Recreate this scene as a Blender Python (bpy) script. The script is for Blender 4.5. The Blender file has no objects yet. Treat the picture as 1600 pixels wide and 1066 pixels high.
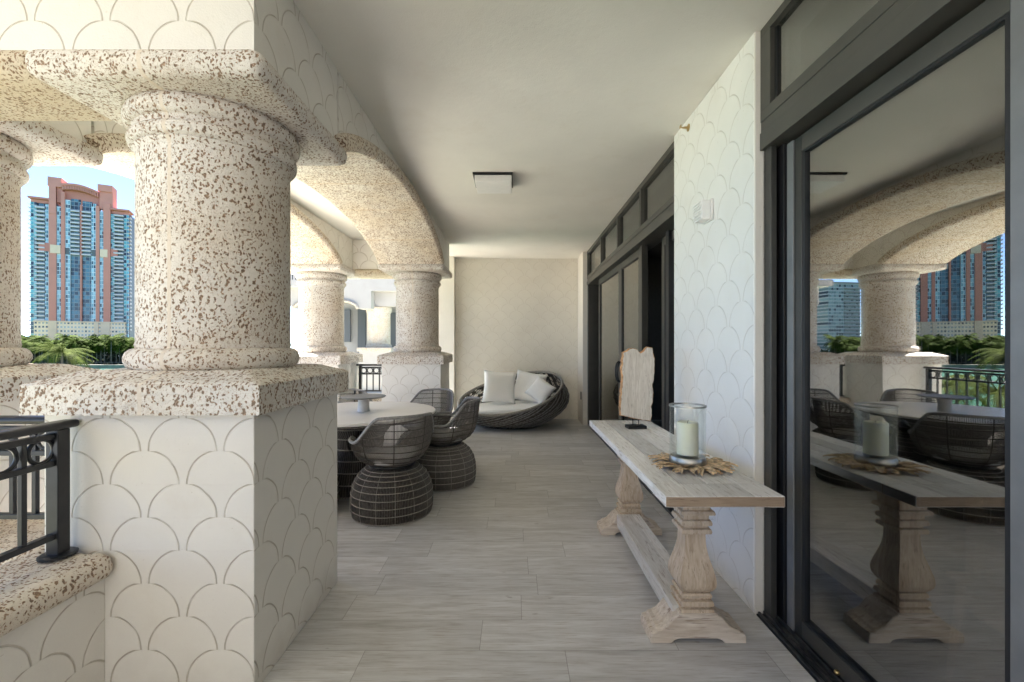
import bpy, bmesh, math, random
from mathutils import Vector, Matrix, noise
R = math.radians
PI = math.pi
random.seed(7)
scene = bpy.context.scene
COL = scene.collection

# ------------------------------------------------------------------ helpers
def link(o, parent=None):
    COL.objects.link(o)
    if parent is not None:
        o.parent = parent
    return o

def tag(o, label=None, cat=None, group=None, kind=None):
    if label: o['label'] = label
    if cat: o['category'] = cat
    if group: o['group'] = group
    if kind: o['kind'] = kind
    return o

def empty(name, loc=(0, 0, 0), rz=0.0):
    o = bpy.data.objects.new(name, None)
    o.empty_display_size = 0.1
    o.location = loc
    o.rotation_euler = (0, 0, rz)
    COL.objects.link(o)
    return o

def thing(name, label, cat, loc=(0, 0, 0), rz=0.0, group=None):
    return tag(empty(name, loc, rz), label, cat, group)

def obj(name, bm, mat, parent=None, smooth=False, loc=None):
    me = bpy.data.meshes.new(name)
    bm.normal_update()
    bm.to_mesh(me)
    bm.free()
    mats = mat if isinstance(mat, (list, tuple)) else [mat]
    for m in mats:
        me.materials.append(m)
    if smooth:
        for p in me.polygons:
            p.use_smooth = True
    o = bpy.data.objects.new(name, me)
    if loc is not None:
        o.location = loc
    return link(o, parent)

def smooth_angle(o, ang=35):
    me = o.data
    for p in me.polygons:
        p.use_smooth = True
    try:
        me.set_sharp_from_angle(angle=R(ang))
    except Exception:
        pass
    return o

def copy_tree(o, parent=None):
    c = o.copy()
    COL.objects.link(c)
    c.parent = parent
    for ch in list(o.children):
        copy_tree(ch, c)
    return c

def box(bm, x0, x1, y0, y1, z0, z1, bev=0.0, seg=2, mi=0):
    vs = [bm.verts.new(p) for p in [(x0, y0, z0), (x1, y0, z0), (x1, y1, z0), (x0, y1, z0),
                                    (x0, y0, z1), (x1, y0, z1), (x1, y1, z1), (x0, y1, z1)]]
    fs = []
    for idx in [(0, 3, 2, 1), (4, 5, 6, 7), (0, 1, 5, 4), (1, 2, 6, 5), (2, 3, 7, 6), (3, 0, 4, 7)]:
        f = bm.faces.new([vs[i] for i in idx]); f.material_index = mi; fs.append(f)
    if bev > 0:
        es = list({e for f in fs for e in f.edges})
        bmesh.ops.bevel(bm, geom=es, offset=bev, offset_type='OFFSET', segments=seg, profile=0.5, affect='EDGES')
    return bm

def B(*a, **k):
    return box(bmesh.new(), *a, **k)

def lathe(bm, prof, n=48, c=(0, 0), cap=True, a0=0.0):
    rings = []
    for (r, z) in prof:
        rings.append([bm.verts.new((c[0] + r * math.cos(a0 + 2 * PI * i / n), c[1] + r * math.sin(a0 + 2 * PI * i / n), z)) for i in range(n)])
    for a, b in zip(rings[:-1], rings[1:]):
        for i in range(n):
            j = (i + 1) % n
            bm.faces.new((a[i], a[j], b[j], b[i]))
    if cap:
        bm.faces.new(list(reversed(rings[0])))
        bm.faces.new(rings[-1])
    return bm

def tube(bm, pts, r, n=6, closed=False, r2=None, flat=None):
    pts = [Vector(p) for p in pts]
    m = len(pts)
    rings = []
    up = None
    for i, p in enumerate(pts):
        if closed:
            t = pts[(i + 1) % m] - pts[i - 1]
        else:
            t = pts[min(i + 1, m - 1)] - pts[max(i - 1, 0)]
        if t.length < 1e-9: t = Vector((0, 0, 1))
        t.normalize()
        if up is None:
            up = Vector((0, 0, 1)) if abs(t.z) < .9 else Vector((1, 0, 0))
        s = t.cross(up)
        if s.length < 1e-6:
            s = t.orthogonal()
        s.normalize()
        u = s.cross(t).normalized()
        up = u
        rr = r if r2 is None else r + (r2 - r) * i / (m - 1)
        rings.append([bm.verts.new(p + (s * math.cos(2 * PI * k / n) + u * math.sin(2 * PI * k / n) * (flat or 1)) * rr) for k in range(n)])
    rng = range(m) if closed else range(m - 1)
    for i in rng:
        a, b = rings[i], rings[(i + 1) % m]
        for k in range(n):
            l = (k + 1) % n
            bm.faces.new((a[k], a[l], b[l], b[k]))
    if not closed:
        bm.faces.new(list(reversed(rings[0]))); bm.faces.new(rings[-1])
    return bm

def prism(bm, poly, h0, h1, axis='z'):
    """extrude polygon (2-D pts) along an axis; poly in the other two axes order"""
    def P(a, b, h):
        if axis == 'z': return (a, b, h)
        if axis == 'y': return (a, h, b)
        return (h, a, b)
    lo = [bm.verts.new(P(a, b, h0)) for a, b in poly]
    hi = [bm.verts.new(P(a, b, h1)) for a, b in poly]
    n = len(poly)
    for i in range(n):
        j = (i + 1) % n
        bm.faces.new((lo[i], lo[j], hi[j], hi[i]))
    bm.faces.new(list(reversed(lo))); bm.faces.new(hi)
    bmesh.ops.recalc_face_normals(bm, faces=bm.faces[:])
    return bm

def rough(bm, amp, scale, cut=0):
    """real surface unevenness: subdivide, then push vertices along their normals"""
    if cut:
        bmesh.ops.subdivide_edges(bm, edges=bm.edges[:], cuts=cut, use_grid_fill=True)
    bm.normal_update()
    mv = []
    for v in bm.verts:
        n = noise.noise(v.co * scale) + .6 * noise.noise(v.co * scale * 2.7 + Vector((3, 7, 1)))
        mv.append((v, v.normal * n * amp))
    for v, d in mv:
        v.co += d
    return bm

# ------------------------------------------------------------------ materials
class NT:
    def __init__(s, name):
        s.m = bpy.data.materials.new(name); s.m.use_nodes = True
        s.t = s.m.node_tree; s.n = s.t.nodes; s.l = s.t.links
        s.b = s.n['Principled BSDF']; s.out = s.n['Material Output']
    def node(s, typ, **kw):
        x = s.n.new(typ)
        for k, v in kw.items():
            if k in x.inputs.keys(): s.set(x.inputs[k], v)
            else: setattr(x, k, v)
        return x
    def set(s, inp, v):
        if isinstance(v, bpy.types.NodeSocket): s.l.new(v, inp)
        else: inp.default_value = v
    def math(s, op, a, b=None, c=None, clamp=False):
        x = s.n.new('ShaderNodeMath'); x.operation = op; x.use_clamp = clamp
        s.set(x.inputs[0], a)
        if b is not None: s.set(x.inputs[1], b)
        if c is not None: s.set(x.inputs[2], c)
        return x.outputs[0]
    def noise(s, vec, scale, detail=4, rough=.55, dist=0.0, col=False):
        x = s.n.new('ShaderNodeTexNoise')
        x.inputs['Scale'].default_value = scale; x.inputs['Detail'].default_value = detail
        x.inputs['Roughness'].default_value = rough; x.inputs['Distortion'].default_value = dist
        if vec is not None: s.l.new(vec, x.inputs['Vector'])
        return x.outputs['Color' if col else 'Fac']
    def ramp(s, fac, stops):
        x = s.n.new('ShaderNodeValToRGB')
        e = x.color_ramp.elements
        while len(e) > 1: e.remove(e[-1])
        e[0].position, e[0].color = stops[0][0], (*stops[0][1], 1)
        for p, c in stops[1:]:
            k = e.new(p); k.color = (*c, 1)
        s.set(x.inputs[0], fac)
        return x.outputs[0]
    def mix(s, f, a, b):
        x = s.n.new('ShaderNodeMix'); x.data_type = 'RGBA'
        s.set(x.inputs[0], f)
        for i, v in ((6, a), (7, b)):
            if isinstance(v, tuple) and len(v) == 3: v = (*v, 1)
            s.set(x.inputs[i], v)
        return x.outputs[2]
    def smooth(s, v, a, b):
        x = s.n.new('ShaderNodeMapRange'); x.interpolation_type = 'SMOOTHSTEP'
        s.set(x.inputs[0], v); x.inputs[1].default_value = a; x.inputs[2].default_value = b
        return x.outputs[0]
    def coord(s, which='Object'):
        return s.n.new('ShaderNodeTexCoord').outputs[which]
    def pos(s):
        return s.n.new('ShaderNodeNewGeometry').outputs['Position']
    def sep(s, v):
        x = s.n.new('ShaderNodeSeparateXYZ'); s.l.new(v, x.inputs[0]); return x.outputs
    def comb(s, x_, y_, z_):
        x = s.n.new('ShaderNodeCombineXYZ')
        for i, v in enumerate((x_, y_, z_)): s.set(x.inputs[i], v)
        return x.outputs[0]
    def mapping(s, v, scale=(1, 1, 1), rot=(0, 0, 0), loc=(0, 0, 0)):
        x = s.n.new('ShaderNodeMapping'); s.l.new(v, x.inputs[0])
        x.inputs['Scale'].default_value = scale; x.inputs['Rotation'].default_value = rot; x.inputs['Location'].default_value = loc
        return x.outputs[0]
    def bump(s, h, strength=.5, dist=.01):
        x = s.n.new('ShaderNodeBump'); x.inputs['Strength'].default_value = strength; x.inputs['Distance'].default_value = dist
        s.l.new(h, x.inputs['Height']); s.l.new(x.outputs[0], s.b.inputs['Normal'])
    def fin(s, color=None, rough=None, metal=None, spec=None):
        if color is not None: s.set(s.b.inputs['Base Color'], color if not (isinstance(color, tuple) and len(color) == 3) else (*color, 1))
        if rough is not None: s.set(s.b.inputs['Roughness'], rough)
        if metal is not None: s.set(s.b.inputs['Metallic'], metal)
        if spec is not None: s.set(s.b.inputs['Specular IOR Level'], spec)
        return s.m

def simple(name, color, rough=.6, metal=0.0, var=.08, nscale=20, bump=0.0, spec=None):
    t = NT(name)
    p = t.coord()
    n = t.noise(p, nscale, 4)
    hi = tuple(min(1, c * (1 + var)) for c in color); lo = tuple(c * (1 - var) for c in color)
    c = t.ramp(n, [(.3, lo), (.7, hi)])
    if bump: t.bump(n, bump, .003)
    return t.fin(c, rough, metal, spec)

def stucco(name, base, dirt=(.36, .29, .21), scallop=True, line=1.0):
    """painted plaster with tooled fish-scale arcs (world units: arc radius .137 m)"""
    t = NT(name)
    P = t.pos(); x, y, z = t.sep(P)
    g = t.n.new('ShaderNodeNewGeometry')
    nx = t.math('ABSOLUTE', t.sep(g.outputs['True Normal'])[0])
    nz = t.math('ABSOLUTE', t.sep(g.outputs['True Normal'])[2])
    side = t.math('GREATER_THAN', nx, .5)
    wob = t.noise(P, 7, 2)
    u = t.math('ADD', t.math('MULTIPLY', y, side), t.math('MULTIPLY', t.math('ADD', x, .11), t.math('SUBTRACT', 1, side)))
    u = t.math('ADD', u, t.math('MULTIPLY', t.math('SUBTRACT', wob, .5), .012))
    W, Hh, Rr = .305, .133, .137
    vrow = t.math('DIVIDE', t.math('ADD', z, t.math('ADD', 50 * Hh - .042, t.math('MULTIPLY', t.math('SUBTRACT', wob, .5), .006))), Hh)
    row = t.math('FLOOR', vrow)
    dv = t.math('MULTIPLY', t.math('FRACT', vrow), Hh)
    par = t.math('MODULO', row, 2)
    uu = t.math('ADD', t.math('ADD', u, 50 * W), t.math('MULTIPLY', par, W / 2))
    du = t.math('SUBTRACT', t.math('MODULO', uu, W), W / 2)
    d = t.math('SQRT', t.math('ADD', t.math('MULTIPLY', du, du), t.math('MULTIPLY', dv, dv)))
    d = t.math('SUBTRACT', d, Rr)
    ad = t.math('ABSOLUTE', d)
    gr = t.math('SUBTRACT', 1, t.smooth(ad, .0012, .0045))
    gr = t.math('MULTIPLY', gr, t.math('LESS_THAN', nz, .5))
    inner = t.math('SUBTRACT', 1, t.smooth(d, -.012, .0))    # slight pillow of each scale
    fine = t.noise(P, 160, 3, .6)
    mid = t.noise(P, 28, 3)
    big = t.noise(P, 1.7, 4)
    c = t.ramp(big, [(.3, tuple(v * .955 for v in base)), (.7, tuple(min(1, v * 1.03) for v in base))])
    grime = t.math('MULTIPLY', t.smooth(t.noise(P, 3.2, 5, .65), .52, .74), .16)
    c = t.mix(grime, c, tuple(v * k for v, k in zip(base, (.80, .74, .64))))
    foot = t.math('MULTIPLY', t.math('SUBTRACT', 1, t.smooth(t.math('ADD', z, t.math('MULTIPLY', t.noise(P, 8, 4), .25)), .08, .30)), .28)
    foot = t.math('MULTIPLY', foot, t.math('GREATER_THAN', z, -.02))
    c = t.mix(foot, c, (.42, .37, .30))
    sp = t.smooth(t.noise(P, 70, 2, .5), .735, .77)
    c = t.mix(t.math('MULTIPLY', sp, .3), c, dirt)
    h = t.math('ADD', t.math('MULTIPLY', fine, .42), t.math('MULTIPLY', mid, .35))
    if scallop:
        brk = t.smooth(t.noise(P, 9, 3), .28, .55)
        f = t.math('MULTIPLY', gr, t.math('MULTIPLY', t.math('ADD', t.math('MULTIPLY', brk, .45), .12), line))
        c = t.mix(f, c, dirt)
        h = t.math('SUBTRACT', h, t.math('MULTIPLY', gr, 1.1 * line))
        h = t.math('ADD', h, t.math('MULTIPLY', inner, .25))
    t.bump(h, .75, .004)
    return t.fin(c, .85, spec=.25)

def coral(name, base=(.77, .735, .69), pit=(.23, .14, .08), scale=1.65, seam=None, joints=None, dens=0.09):
    t = NT(name)
    P = t.coord('Object')
    x, y, z = t.sep(P)
    dis = t.noise(P, 30 * scale, 2, .5, col=True)
    v2 = t.n.new('ShaderNodeVectorMath'); v2.operation = 'MULTIPLY_ADD'
    t.l.new(dis, v2.inputs[0]); v2.inputs[1].default_value = (.042 / scale,) * 3; t.l.new(P, v2.inputs[2])
    vo = t.n.new('ShaderNodeTexVoronoi'); vo.inputs['Scale'].default_value = 44 * scale
    vo.inputs['Randomness'].default_value = 1.0
    t.l.new(t.mapping(v2.outputs[0], scale=(1.12, 1.12, .66), rot=(.55, .45, .2)), vo.inputs['Vector'])
    sz = t.noise(P, 55 * scale, 2, .5)
    reg = t.noise(P, 4, 3)
    th = t.math('ADD', t.math('MULTIPLY', t.math('SUBTRACT', sz, .5), 1.25), .285 + dens)
    th = t.math('ADD', th, t.math('MULTIPLY', t.math('SUBTRACT', t.noise(P, 11, 2), .5), .45))
    dd = t.math('SUBTRACT', th, vo.outputs['Distance'])
    big_p = t.smooth(dd, -.03, .11)
    vs = t.n.new('ShaderNodeTexVoronoi'); vs.inputs['Scale'].default_value = 105 * scale
    t.l.new(v2.outputs[0], vs.inputs['Vector'])
    small_p = t.math('MULTIPLY', t.smooth(t.math('SUBTRACT', t.math('ADD', t.math('MULTIPLY', t.math('SUBTRACT', reg, .5), .8), .22 + dens), vs.outputs['Distance']), -.03, .12), .38)
    pits = t.math('MAXIMUM', big_p, small_p)
    mask = None
    for (ax, pos_, w) in (joints or []):
        a = {'x': x, 'y': y, 'z': z}[ax]
        m = t.math('SUBTRACT', 1, t.smooth(t.math('ABSOLUTE', t.math('SUBTRACT', a, pos_)), w * .6, w))
        mask = m if mask is None else t.math('MAXIMUM', mask, m)
    if seam:
        m = t.math('MULTIPLY', t.math('SUBTRACT', 1, t.smooth(t.math('ABSOLUTE', t.math('ADD', x, t.math('MULTIPLY', t.math('SUBTRACT', sz, .5), .006))), .006, .011)),
                   t.math('LESS_THAN', y, 0.0))
        mask = m if mask is None else t.math('MAXIMUM', mask, m)
    big = t.noise(P, 2.2, 4)
    warm = tuple(b * k for b, k in zip(base, (.95, .90, .83)))
    c = t.ramp(big, [(.35, warm), (.6, base)])
    fine = t.noise(P, 220, 3)
    c = t.mix(t.math('MULTIPLY', t.smooth(fine, .55, .75), .22), c, tuple(b * .72 for b in base))
    pc = t.ramp(t.noise(P, 34, 2), [(.35, tuple(p * .75 for p in pit)), (.65, tuple(min(1, p * 1.7) for p in pit))])
    pit_shade = t.smooth(dd, .06, .26)
    pc = t.mix(t.math('SUBTRACT', 1, pit_shade), pc, tuple(min(1, p * 1.9) for p in pit))
    pc = t.mix(t.math('MULTIPLY', pit_shade, .7), pc, tuple(p * .5 for p in pit))  # brown pits, their centres painted darker as shade in the hollows
    if mask is not None:
        pits = t.math('MULTIPLY', pits, t.math('SUBTRACT', 1, mask))
        c = t.mix(t.math('MULTIPLY', mask, .6 if seam else .8), c, tuple(b * k for b, k in zip(base, (.90, .80, .68) if seam else (.74, .58, .42))))
    c = t.mix(t.math('MULTIPLY', pits, .88), c, pc)
    h = t.math('ADD', t.math('MULTIPLY', pits, -1.0), t.math('MULTIPLY', fine, .15))
    h = t.math('ADD', h, t.math('MULTIPLY', t.noise(P, 45, 3), .35))
    t.bump(h, .75, .008)
    return t.fin(c, .9, spec=.2)

def wood(name, lo, hi, axis='x', scale=1.0, dark=(.16, .10, .06), knots=True, plank=0.0):
    t = NT(name)
    P = t.coord('Object')
    sc = {'x': (1.2, 14, 14), 'y': (14, 1.2, 14), 'z': (14, 14, 1.2)}[axis]
    q = t.mapping(P, scale=tuple(s * scale for s in sc))
    g = t.noise(q, 3.0, 6, .65, 1.2)
    g2 = t.noise(q, 9.0, 3, .6)
    c = t.ramp(g, [(.28, lo), (.72, hi)])
    c = t.mix(t.math('MULTIPLY', t.smooth(g2, .56, .70), .5), c, dark)
    if plank:
        xx, yy, zz_ = t.sep(P)
        wn = t.n.new('ShaderNodeTexWhiteNoise'); wn.noise_dimensions = '1D'
        t.l.new(t.math('ADD', t.math('FLOOR', t.math('DIVIDE', t.math('ADD', xx, 5 * plank), plank)), t.math('MULTIPLY', t.math('LESS_THAN', yy, -.743), 7)), wn.inputs['W'])
        hs = t.n.new('ShaderNodeHueSaturation'); t.l.new(c, hs.inputs['Color'])
        t.l.new(t.math('ADD', t.math('MULTIPLY', wn.outputs['Value'], .30), .82), hs.inputs['Value']); c = hs.outputs[0]
    kn = t.noise(t.mapping(P, scale=(1.6, 1.6, 1.6)), 9, 3, .5, .5)
    if knots: c = t.mix(t.math('MULTIPLY', t.smooth(kn, .70, .78), .7), c, dark)
    t.bump(t.math('ADD', g, t.math('MULTIPLY', g2, .5)), .25, .003)
    return t.fin(c, .78, spec=.25)

def floor_mat():
    t = NT('wood_look_tile')
    P = t.pos(); x, y, z = t.sep(P)
    PW, PL = .225, .915
    rowf = t.math('DIVIDE', t.math('ADD', y, 100 * PW - 2.26 + 10 * PW), PW)
    row = t.math('FLOOR', rowf)
    fv = t.math('FRACT', rowf)
    wn = t.n.new('ShaderNodeTexWhiteNoise'); wn.noise_dimensions = '1D'; t.l.new(row, wn.inputs['W'])
    colf = t.math('DIVIDE', t.math('ADD', t.math('ADD', x, 30), t.math('MULTIPLY', wn.outputs['Value'], PL)), PL)
    coln = t.math('FLOOR', colf); fu = t.math('FRACT', colf)
    wn2 = t.n.new('ShaderNodeTexWhiteNoise'); wn2.noise_dimensions = '2D'
    t.l.new(t.comb(row, coln, 0.0), wn2.inputs['Vector'])
    r = wn2.outputs['Value']
    ev = t.math('MULTIPLY', t.math('MINIMUM', fv, t.math('SUBTRACT', 1, fv)), PW)
    eu = t.math('MULTIPLY', t.math('MINIMUM', fu, t.math('SUBTRACT', 1, fu)), PL)
    edge = t.math('SUBTRACT', 1, t.smooth(t.math('MINIMUM', ev, eu), .0007, .0024))
    q = t.comb(t.math('ADD', t.math('MULTIPLY', x, 1.3), t.math('MULTIPLY', r, 37)), t.math('MULTIPLY', y, 11), t.math('MULTIPLY', r, 11))
    g = t.noise(q, 2.2, 7, .62, .6)
    q2 = t.comb(t.math('ADD', t.math('MULTIPLY', x, 2.4), t.math('MULTIPLY', r, 17)), t.math('MULTIPLY', y, 42), 0.0)
    g2 = t.noise(q2, 3.0, 4, .6)
    saw = t.noise(t.comb(t.math('MULTIPLY', x, 90), t.math('MULTIPLY', y, 8), 0.0), 1.0, 2)
    c = t.ramp(g, [(.25, (.41, .395, .38)), (.5, (.56, .55, .545)), (.75, (.68, .68, .685))])
    c = t.mix(t.math('MULTIPLY', t.smooth(g2, .50, .70), .5), c, (.30, .25, .20))
    c = t.mix(t.math('MULTIPLY', t.smooth(saw, .5, .7), .12), c, (.58, .565, .54))
    kn = t.noise(t.comb(t.math('MULTIPLY', x, 1.6), t.math('MULTIPLY', y, 4), r), 4.5, 3, .5)
    c = t.mix(t.math('MULTIPLY', t.smooth(kn, .70, .78), .5), c, (.13, .10, .08))
    tone = t.math('ADD', t.math('MULTIPLY', r, .20), .90)
    hsv = t.n.new('ShaderNodeHueSaturation'); t.l.new(c, hsv.inputs['Color']); t.l.new(tone, hsv.inputs['Value'])
    c = t.mix(t.math('MULTIPLY', edge, .5), hsv.outputs[0], (.10, .085, .07))
    t.bump(t.math('SUBTRACT', t.math('ADD', t.math('MULTIPLY', g2, .4), t.math('MULTIPLY', saw, .2)), edge), .35, .003)
    return t.fin(c, t.math('ADD', t.math('MULTIPLY', g, .25), .42), spec=.35)

M = {}
M['stucco'] = stucco('white_scale_stucco', (.80, .775, .73))
M['stucco_back'] = stucco('cream_scale_stucco', (.82, .78, .70), dirt=(.40, .33, .24), line=.6)
M['stucco_panel'] = stucco('white_panel_stucco', (.82, .805, .77), line=.55)
M['plaster'] = stucco('plain_plaster', (.78, .74, .67), scallop=False)
M['ceiling'] = stucco('ceiling_paint', (.78, .76, .70), scallop=False)
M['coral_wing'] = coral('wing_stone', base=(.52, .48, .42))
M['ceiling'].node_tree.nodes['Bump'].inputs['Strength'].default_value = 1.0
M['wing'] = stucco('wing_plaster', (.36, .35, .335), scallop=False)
M['tanwall'] = simple('tan_bounce_wall', (.34, .325, .30), .85, 0, .06, 1)
M['coral'] = coral('coral_stone', seam=True)
M['coral_cap'] = coral('coral_stone_rough', base=(.77, .745, .71), pit=(.23, .145, .085), seam=True, scale=1.5, dens=.12)
M['coral_plain'] = coral('coral_stone_plain', base=(.66, .58, .46))
M['coral_arch'] = coral('coral_stone_arch', base=(.78, .73, .64), dens=.14, scale=1.35,
                        joints=[('y', 4.05 - 4.4775, .011), ('y', 4.85 - 4.4775, .011), ('y', 5.72 - 4.4775, .011), ('y', 3.22 - 4.4775, .011)])
M['coral_sill'] = coral('coral_sill', base=(.76, .70, .62), dens=.12, scale=1.7)
M['floor'] = floor_mat()
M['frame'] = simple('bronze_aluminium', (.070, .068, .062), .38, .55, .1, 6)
M['frame_lit'] = simple('bronze_aluminium_lit', (.085, .081, .071), .42, .3, .08, 5)  # frame bronze again, its colour lightened for the lit faces
M['stile'] = simple('grey_aluminium', (.20, .20, .20), .45, .3, .10, 9)
M['gasket'] = simple('black_rubber', (.012, .012, .013), .5, 0, .1)
M['track'] = simple('worn_track_metal', (.09, .09, .092), .35, .7, .5, 30)
M['rail'] = simple('black_powder_coat', (.022, .023, .026), .33, .25, .15, 30)
M['black'] = simple('black_metal', (.02, .02, .02), .4, .4)
M['brass'] = simple('brass', (.55, .40, .18), .3, 1.0)
M['chrome'] = simple('brushed_metal', (.38, .37, .34), .35, 1.0)
M['wicker'] = simple('dark_wicker', (.112, .100, .088), .55, 0, .35, 60, .3)
M['wicker_liner'] = simple('dark_wicker_core', (.046, .038, .031), .7, 0, .3, 60, .3)
M['wicker_light'] = simple('pale_wicker_hoop', (.29, .265, .23), .5, 0, .25, 50, .3)
M['wicker_rim'] = simple('wicker_rim', (.23, .225, .22), .45, 0, .25, 50, .4)
M['sofa_wicker'] = simple('sofa_wicker', (.085, .074, .062), .55, 0, .35, 40, .3)
M['sofa_bar'] = simple('sofa_bar', (.15, .125, .10), .5, 0, .3, 40, .3)
M['cushion'] = simple('white_canvas', (.85, .85, .85), .9, 0, .03, 300, .3)
M['pad'] = simple('grey_seat_pad', (.42, .42, .43), .9, 0, .06, 200, .3)
M['tabletop'] = simple('white_stone_top', (.72, .70, .67), .28, 0, .04, 3)
M['plate'] = simple('grey_ceramic', (.17, .17, .17), .5, 0, .12, 12)
M['ceramic'] = simple('white_ceramic', (.68, .67, .66), .4, 0, .04, 8)
M['wood_top'] = wood('weathered_pine_top', (.62, .58, .53), (.84, .82, .79), 'y', 1.0, (.24, .17, .115), plank=.1222)
M['wood_leg'] = wood('weathered_pine_leg', (.42, .31, .21), (.68, .58, .46), 'z', .7, (.17, .10, .06))
M['wood_foot'] = wood('weathered_pine_foot', (.46, .37, .28), (.74, .67, .59), 'x', .7, (.17, .10, .06))
M['wood_end'] = wood('raw_pine_edge', (.26, .18, .12), (.40, .30, .21), 'x', 1.4, (.14, .085, .05))
M['drift'] = wood('pale_driftwood', (.52, .46, .39), (.76, .71, .64), 'z', 1.5, (.22, .17, .13))
M['bark'] = simple('orange_brown_bark', (.50, .27, .12), .8, 0, .55, 38, .8)
M['gold_leaf'] = simple('dried_leaf_gold', (.58, .42, .25), .5, .15, .6, 45, .5)
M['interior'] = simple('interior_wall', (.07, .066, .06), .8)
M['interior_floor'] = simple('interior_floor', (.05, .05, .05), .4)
M['chair_wood'] = wood('oak_chair', (.70, .47, .30), (.80, .60, .42), 'z', .6, (.2, .1, .05), knots=False)
M['white_plastic'] = simple('white_plastic', (.82, .81, .79), .4, 0, .03)
M['leaf_y'] = simple('yellow_palm_leaf', (.055, .070, .012), .8, 0, .5, 2, spec=.05)  # yellower leaf colour of the near palms
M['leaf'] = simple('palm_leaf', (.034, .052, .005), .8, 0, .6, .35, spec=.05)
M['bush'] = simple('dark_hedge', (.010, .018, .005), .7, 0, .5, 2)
M['trunk'] = simple('palm_trunk', (.12, .10, .08), .85, 0, .2, 4)
M['grass'] = simple('lawn', (.060, .066, .012), .9, 0, .3, .05)
M['sand'] = simple('seawall_stone', (.13, .12, .10), .9, 0, .25, .5)
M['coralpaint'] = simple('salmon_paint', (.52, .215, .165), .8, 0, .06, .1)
M['coraldark'] = simple('dark_salmon_paint', (.48, .19, .15), .8, 0, .06, .1)  # slightly darker salmon for roofs, crown wall and belt panels
M['cream'] = simple('cream_concrete', (.68, .50, .36), .8, 0, .06, .2)
M['slab'] = simple('pale_balcony_edge', (.50, .46, .48), .7, 0, .05, .2)
M['tgrey'] = simple('grey_recess', (.10, .11, .12), .6, 0, .2, .3)

def glass_door():
    t = NT('tinted_door_glass')
    gl = t.node('ShaderNodeBsdfGlossy'); gl.inputs['Roughness'].default_value = 0.0; gl.inputs['Color'].default_value = (.80, .81, .80, 1)
    tr = t.node('ShaderNodeBsdfTransparent'); tr.inputs['Color'].default_value = (.84, .85, .85, 1)
    lw = t.node('ShaderNodeLayerWeight'); lw.inputs['Blend'].default_value = .35
    f = t.math('ADD', t.math('MULTIPLY', lw.outputs['Fresnel'], .60), .31, clamp=True)
    mx = t.node('ShaderNodeMixShader'); t.l.new(f, mx.inputs[0]); t.l.new(tr.outputs[0], mx.inputs[1]); t.l.new(gl.outputs[0], mx.inputs[2])
    t.l.new(mx.outputs[0], t.out.inputs['Surface'])
    return t.m
M['glass'] = glass_door()

def clear_glass():
    t = NT('clear_candle_glass')
    gl = t.node('ShaderNodeBsdfGlossy'); gl.inputs['Roughness'].default_value = .02; gl.inputs['Color'].default_value = (.9, .92, .92, 1)
    tr = t.node('ShaderNodeBsdfTransparent'); tr.inputs['Color'].default_value = (.97, .98, .975, 1)
    lw = t.node('ShaderNodeLayerWeight'); lw.inputs['Blend'].default_value = .25
    f = t.math('ADD', t.math('MULTIPLY', lw.outputs['Facing'], .22), .02, clamp=True)
    mx = t.node('ShaderNodeMixShader'); t.l.new(f, mx.inputs[0]); t.l.new(tr.outputs[0], mx.inputs[1]); t.l.new(gl.outputs[0], mx.inputs[2])
    t.l.new(mx.outputs[0], t.out.inputs['Surface'])
    return t.m
M['clear'] = clear_glass()

def wax():
    t = NT('candle_wax')
    t.b.inputs['Subsurface Weight'].default_value = .35
    t.b.inputs['Subsurface Radius'].default_value = (.03, .03, .012)
    P = t.coord(); n = t.noise(P, 8, 2)
    return t.fin(t.ramp(n, [(.3, (.84, .84, .66)), (.7, (.88, .88, .78))]), .5)
M['wax'] = wax()

def window_mat(name, fx, fz, glassA, glassB, frame=(.45, .50, .52), fw=.12, dark=(.02, .035, .05), slabf=0.16):
    """glazing with panes fx wide, floors fz high (object metres); pane tint varies at random"""
    t = NT(name)
    P = t.coord('Object'); x, y, z = t.sep(P)
    cx = t.math('DIVIDE', t.math('ADD', x, 500 * fx), fx); cz = t.math('DIVIDE', t.math('ADD', z, 0.0), fz)
    ix = t.math('FLOOR', cx); iz = t.math('FLOOR', cz)
    fu = t.math('FRACT', cx); fv = t.math('FRACT', cz)
    wn = t.n.new('ShaderNodeTexWhiteNoise'); wn.noise_dimensions = '2D'
    t.l.new(t.comb(ix, iz, 0.0), wn.inputs['Vector'])
    r = wn.outputs['Value']
    c = t.ramp(r, [(.0, dark), (.28, dark), (.33, glassA), (.65, glassB), (1.0, tuple(min(1, v * 1.35) for v in glassB))])
    e = t.math('MAXIMUM', t.math('LESS_THAN', fu, fw), t.math('LESS_THAN', fv, slabf))
    c = t.mix(e, c, frame)
    t.fin(c, t.math('ADD', t.math('MULTIPLY', e, .4), .15), spec=.5)
    return t.m
M['win_teal'] = window_mat('teal_glazing', 1.9, 3.3, (.05, .20, .23), (.10, .32, .36))
M['win_strip'] = window_mat('window_strip_glazing', 1.35, 3.3, (.09, .22, .28), (.22, .38, .45), frame=(.58, .64, .68), fw=.2)
M['win_blue'] = window_mat('deep_blue_glazing', 2.4, 3.3, (.035, .075, .11), (.06, .14, .19), frame=(.22, .25, .28), fw=.1)
M['win_pod'] = window_mat('podium_glazing', 2.2, 3.3, (.20, .21, .20), (.30, .30, .28), frame=(.80, .60, .42), fw=.42, slabf=.55)
M['win_pale'] = window_mat('pale_tower_glazing', 2.6, 3.1, (.16, .24, .25), (.26, .34, .34), frame=(.52, .54, .53), fw=.12, slabf=.36)

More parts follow.
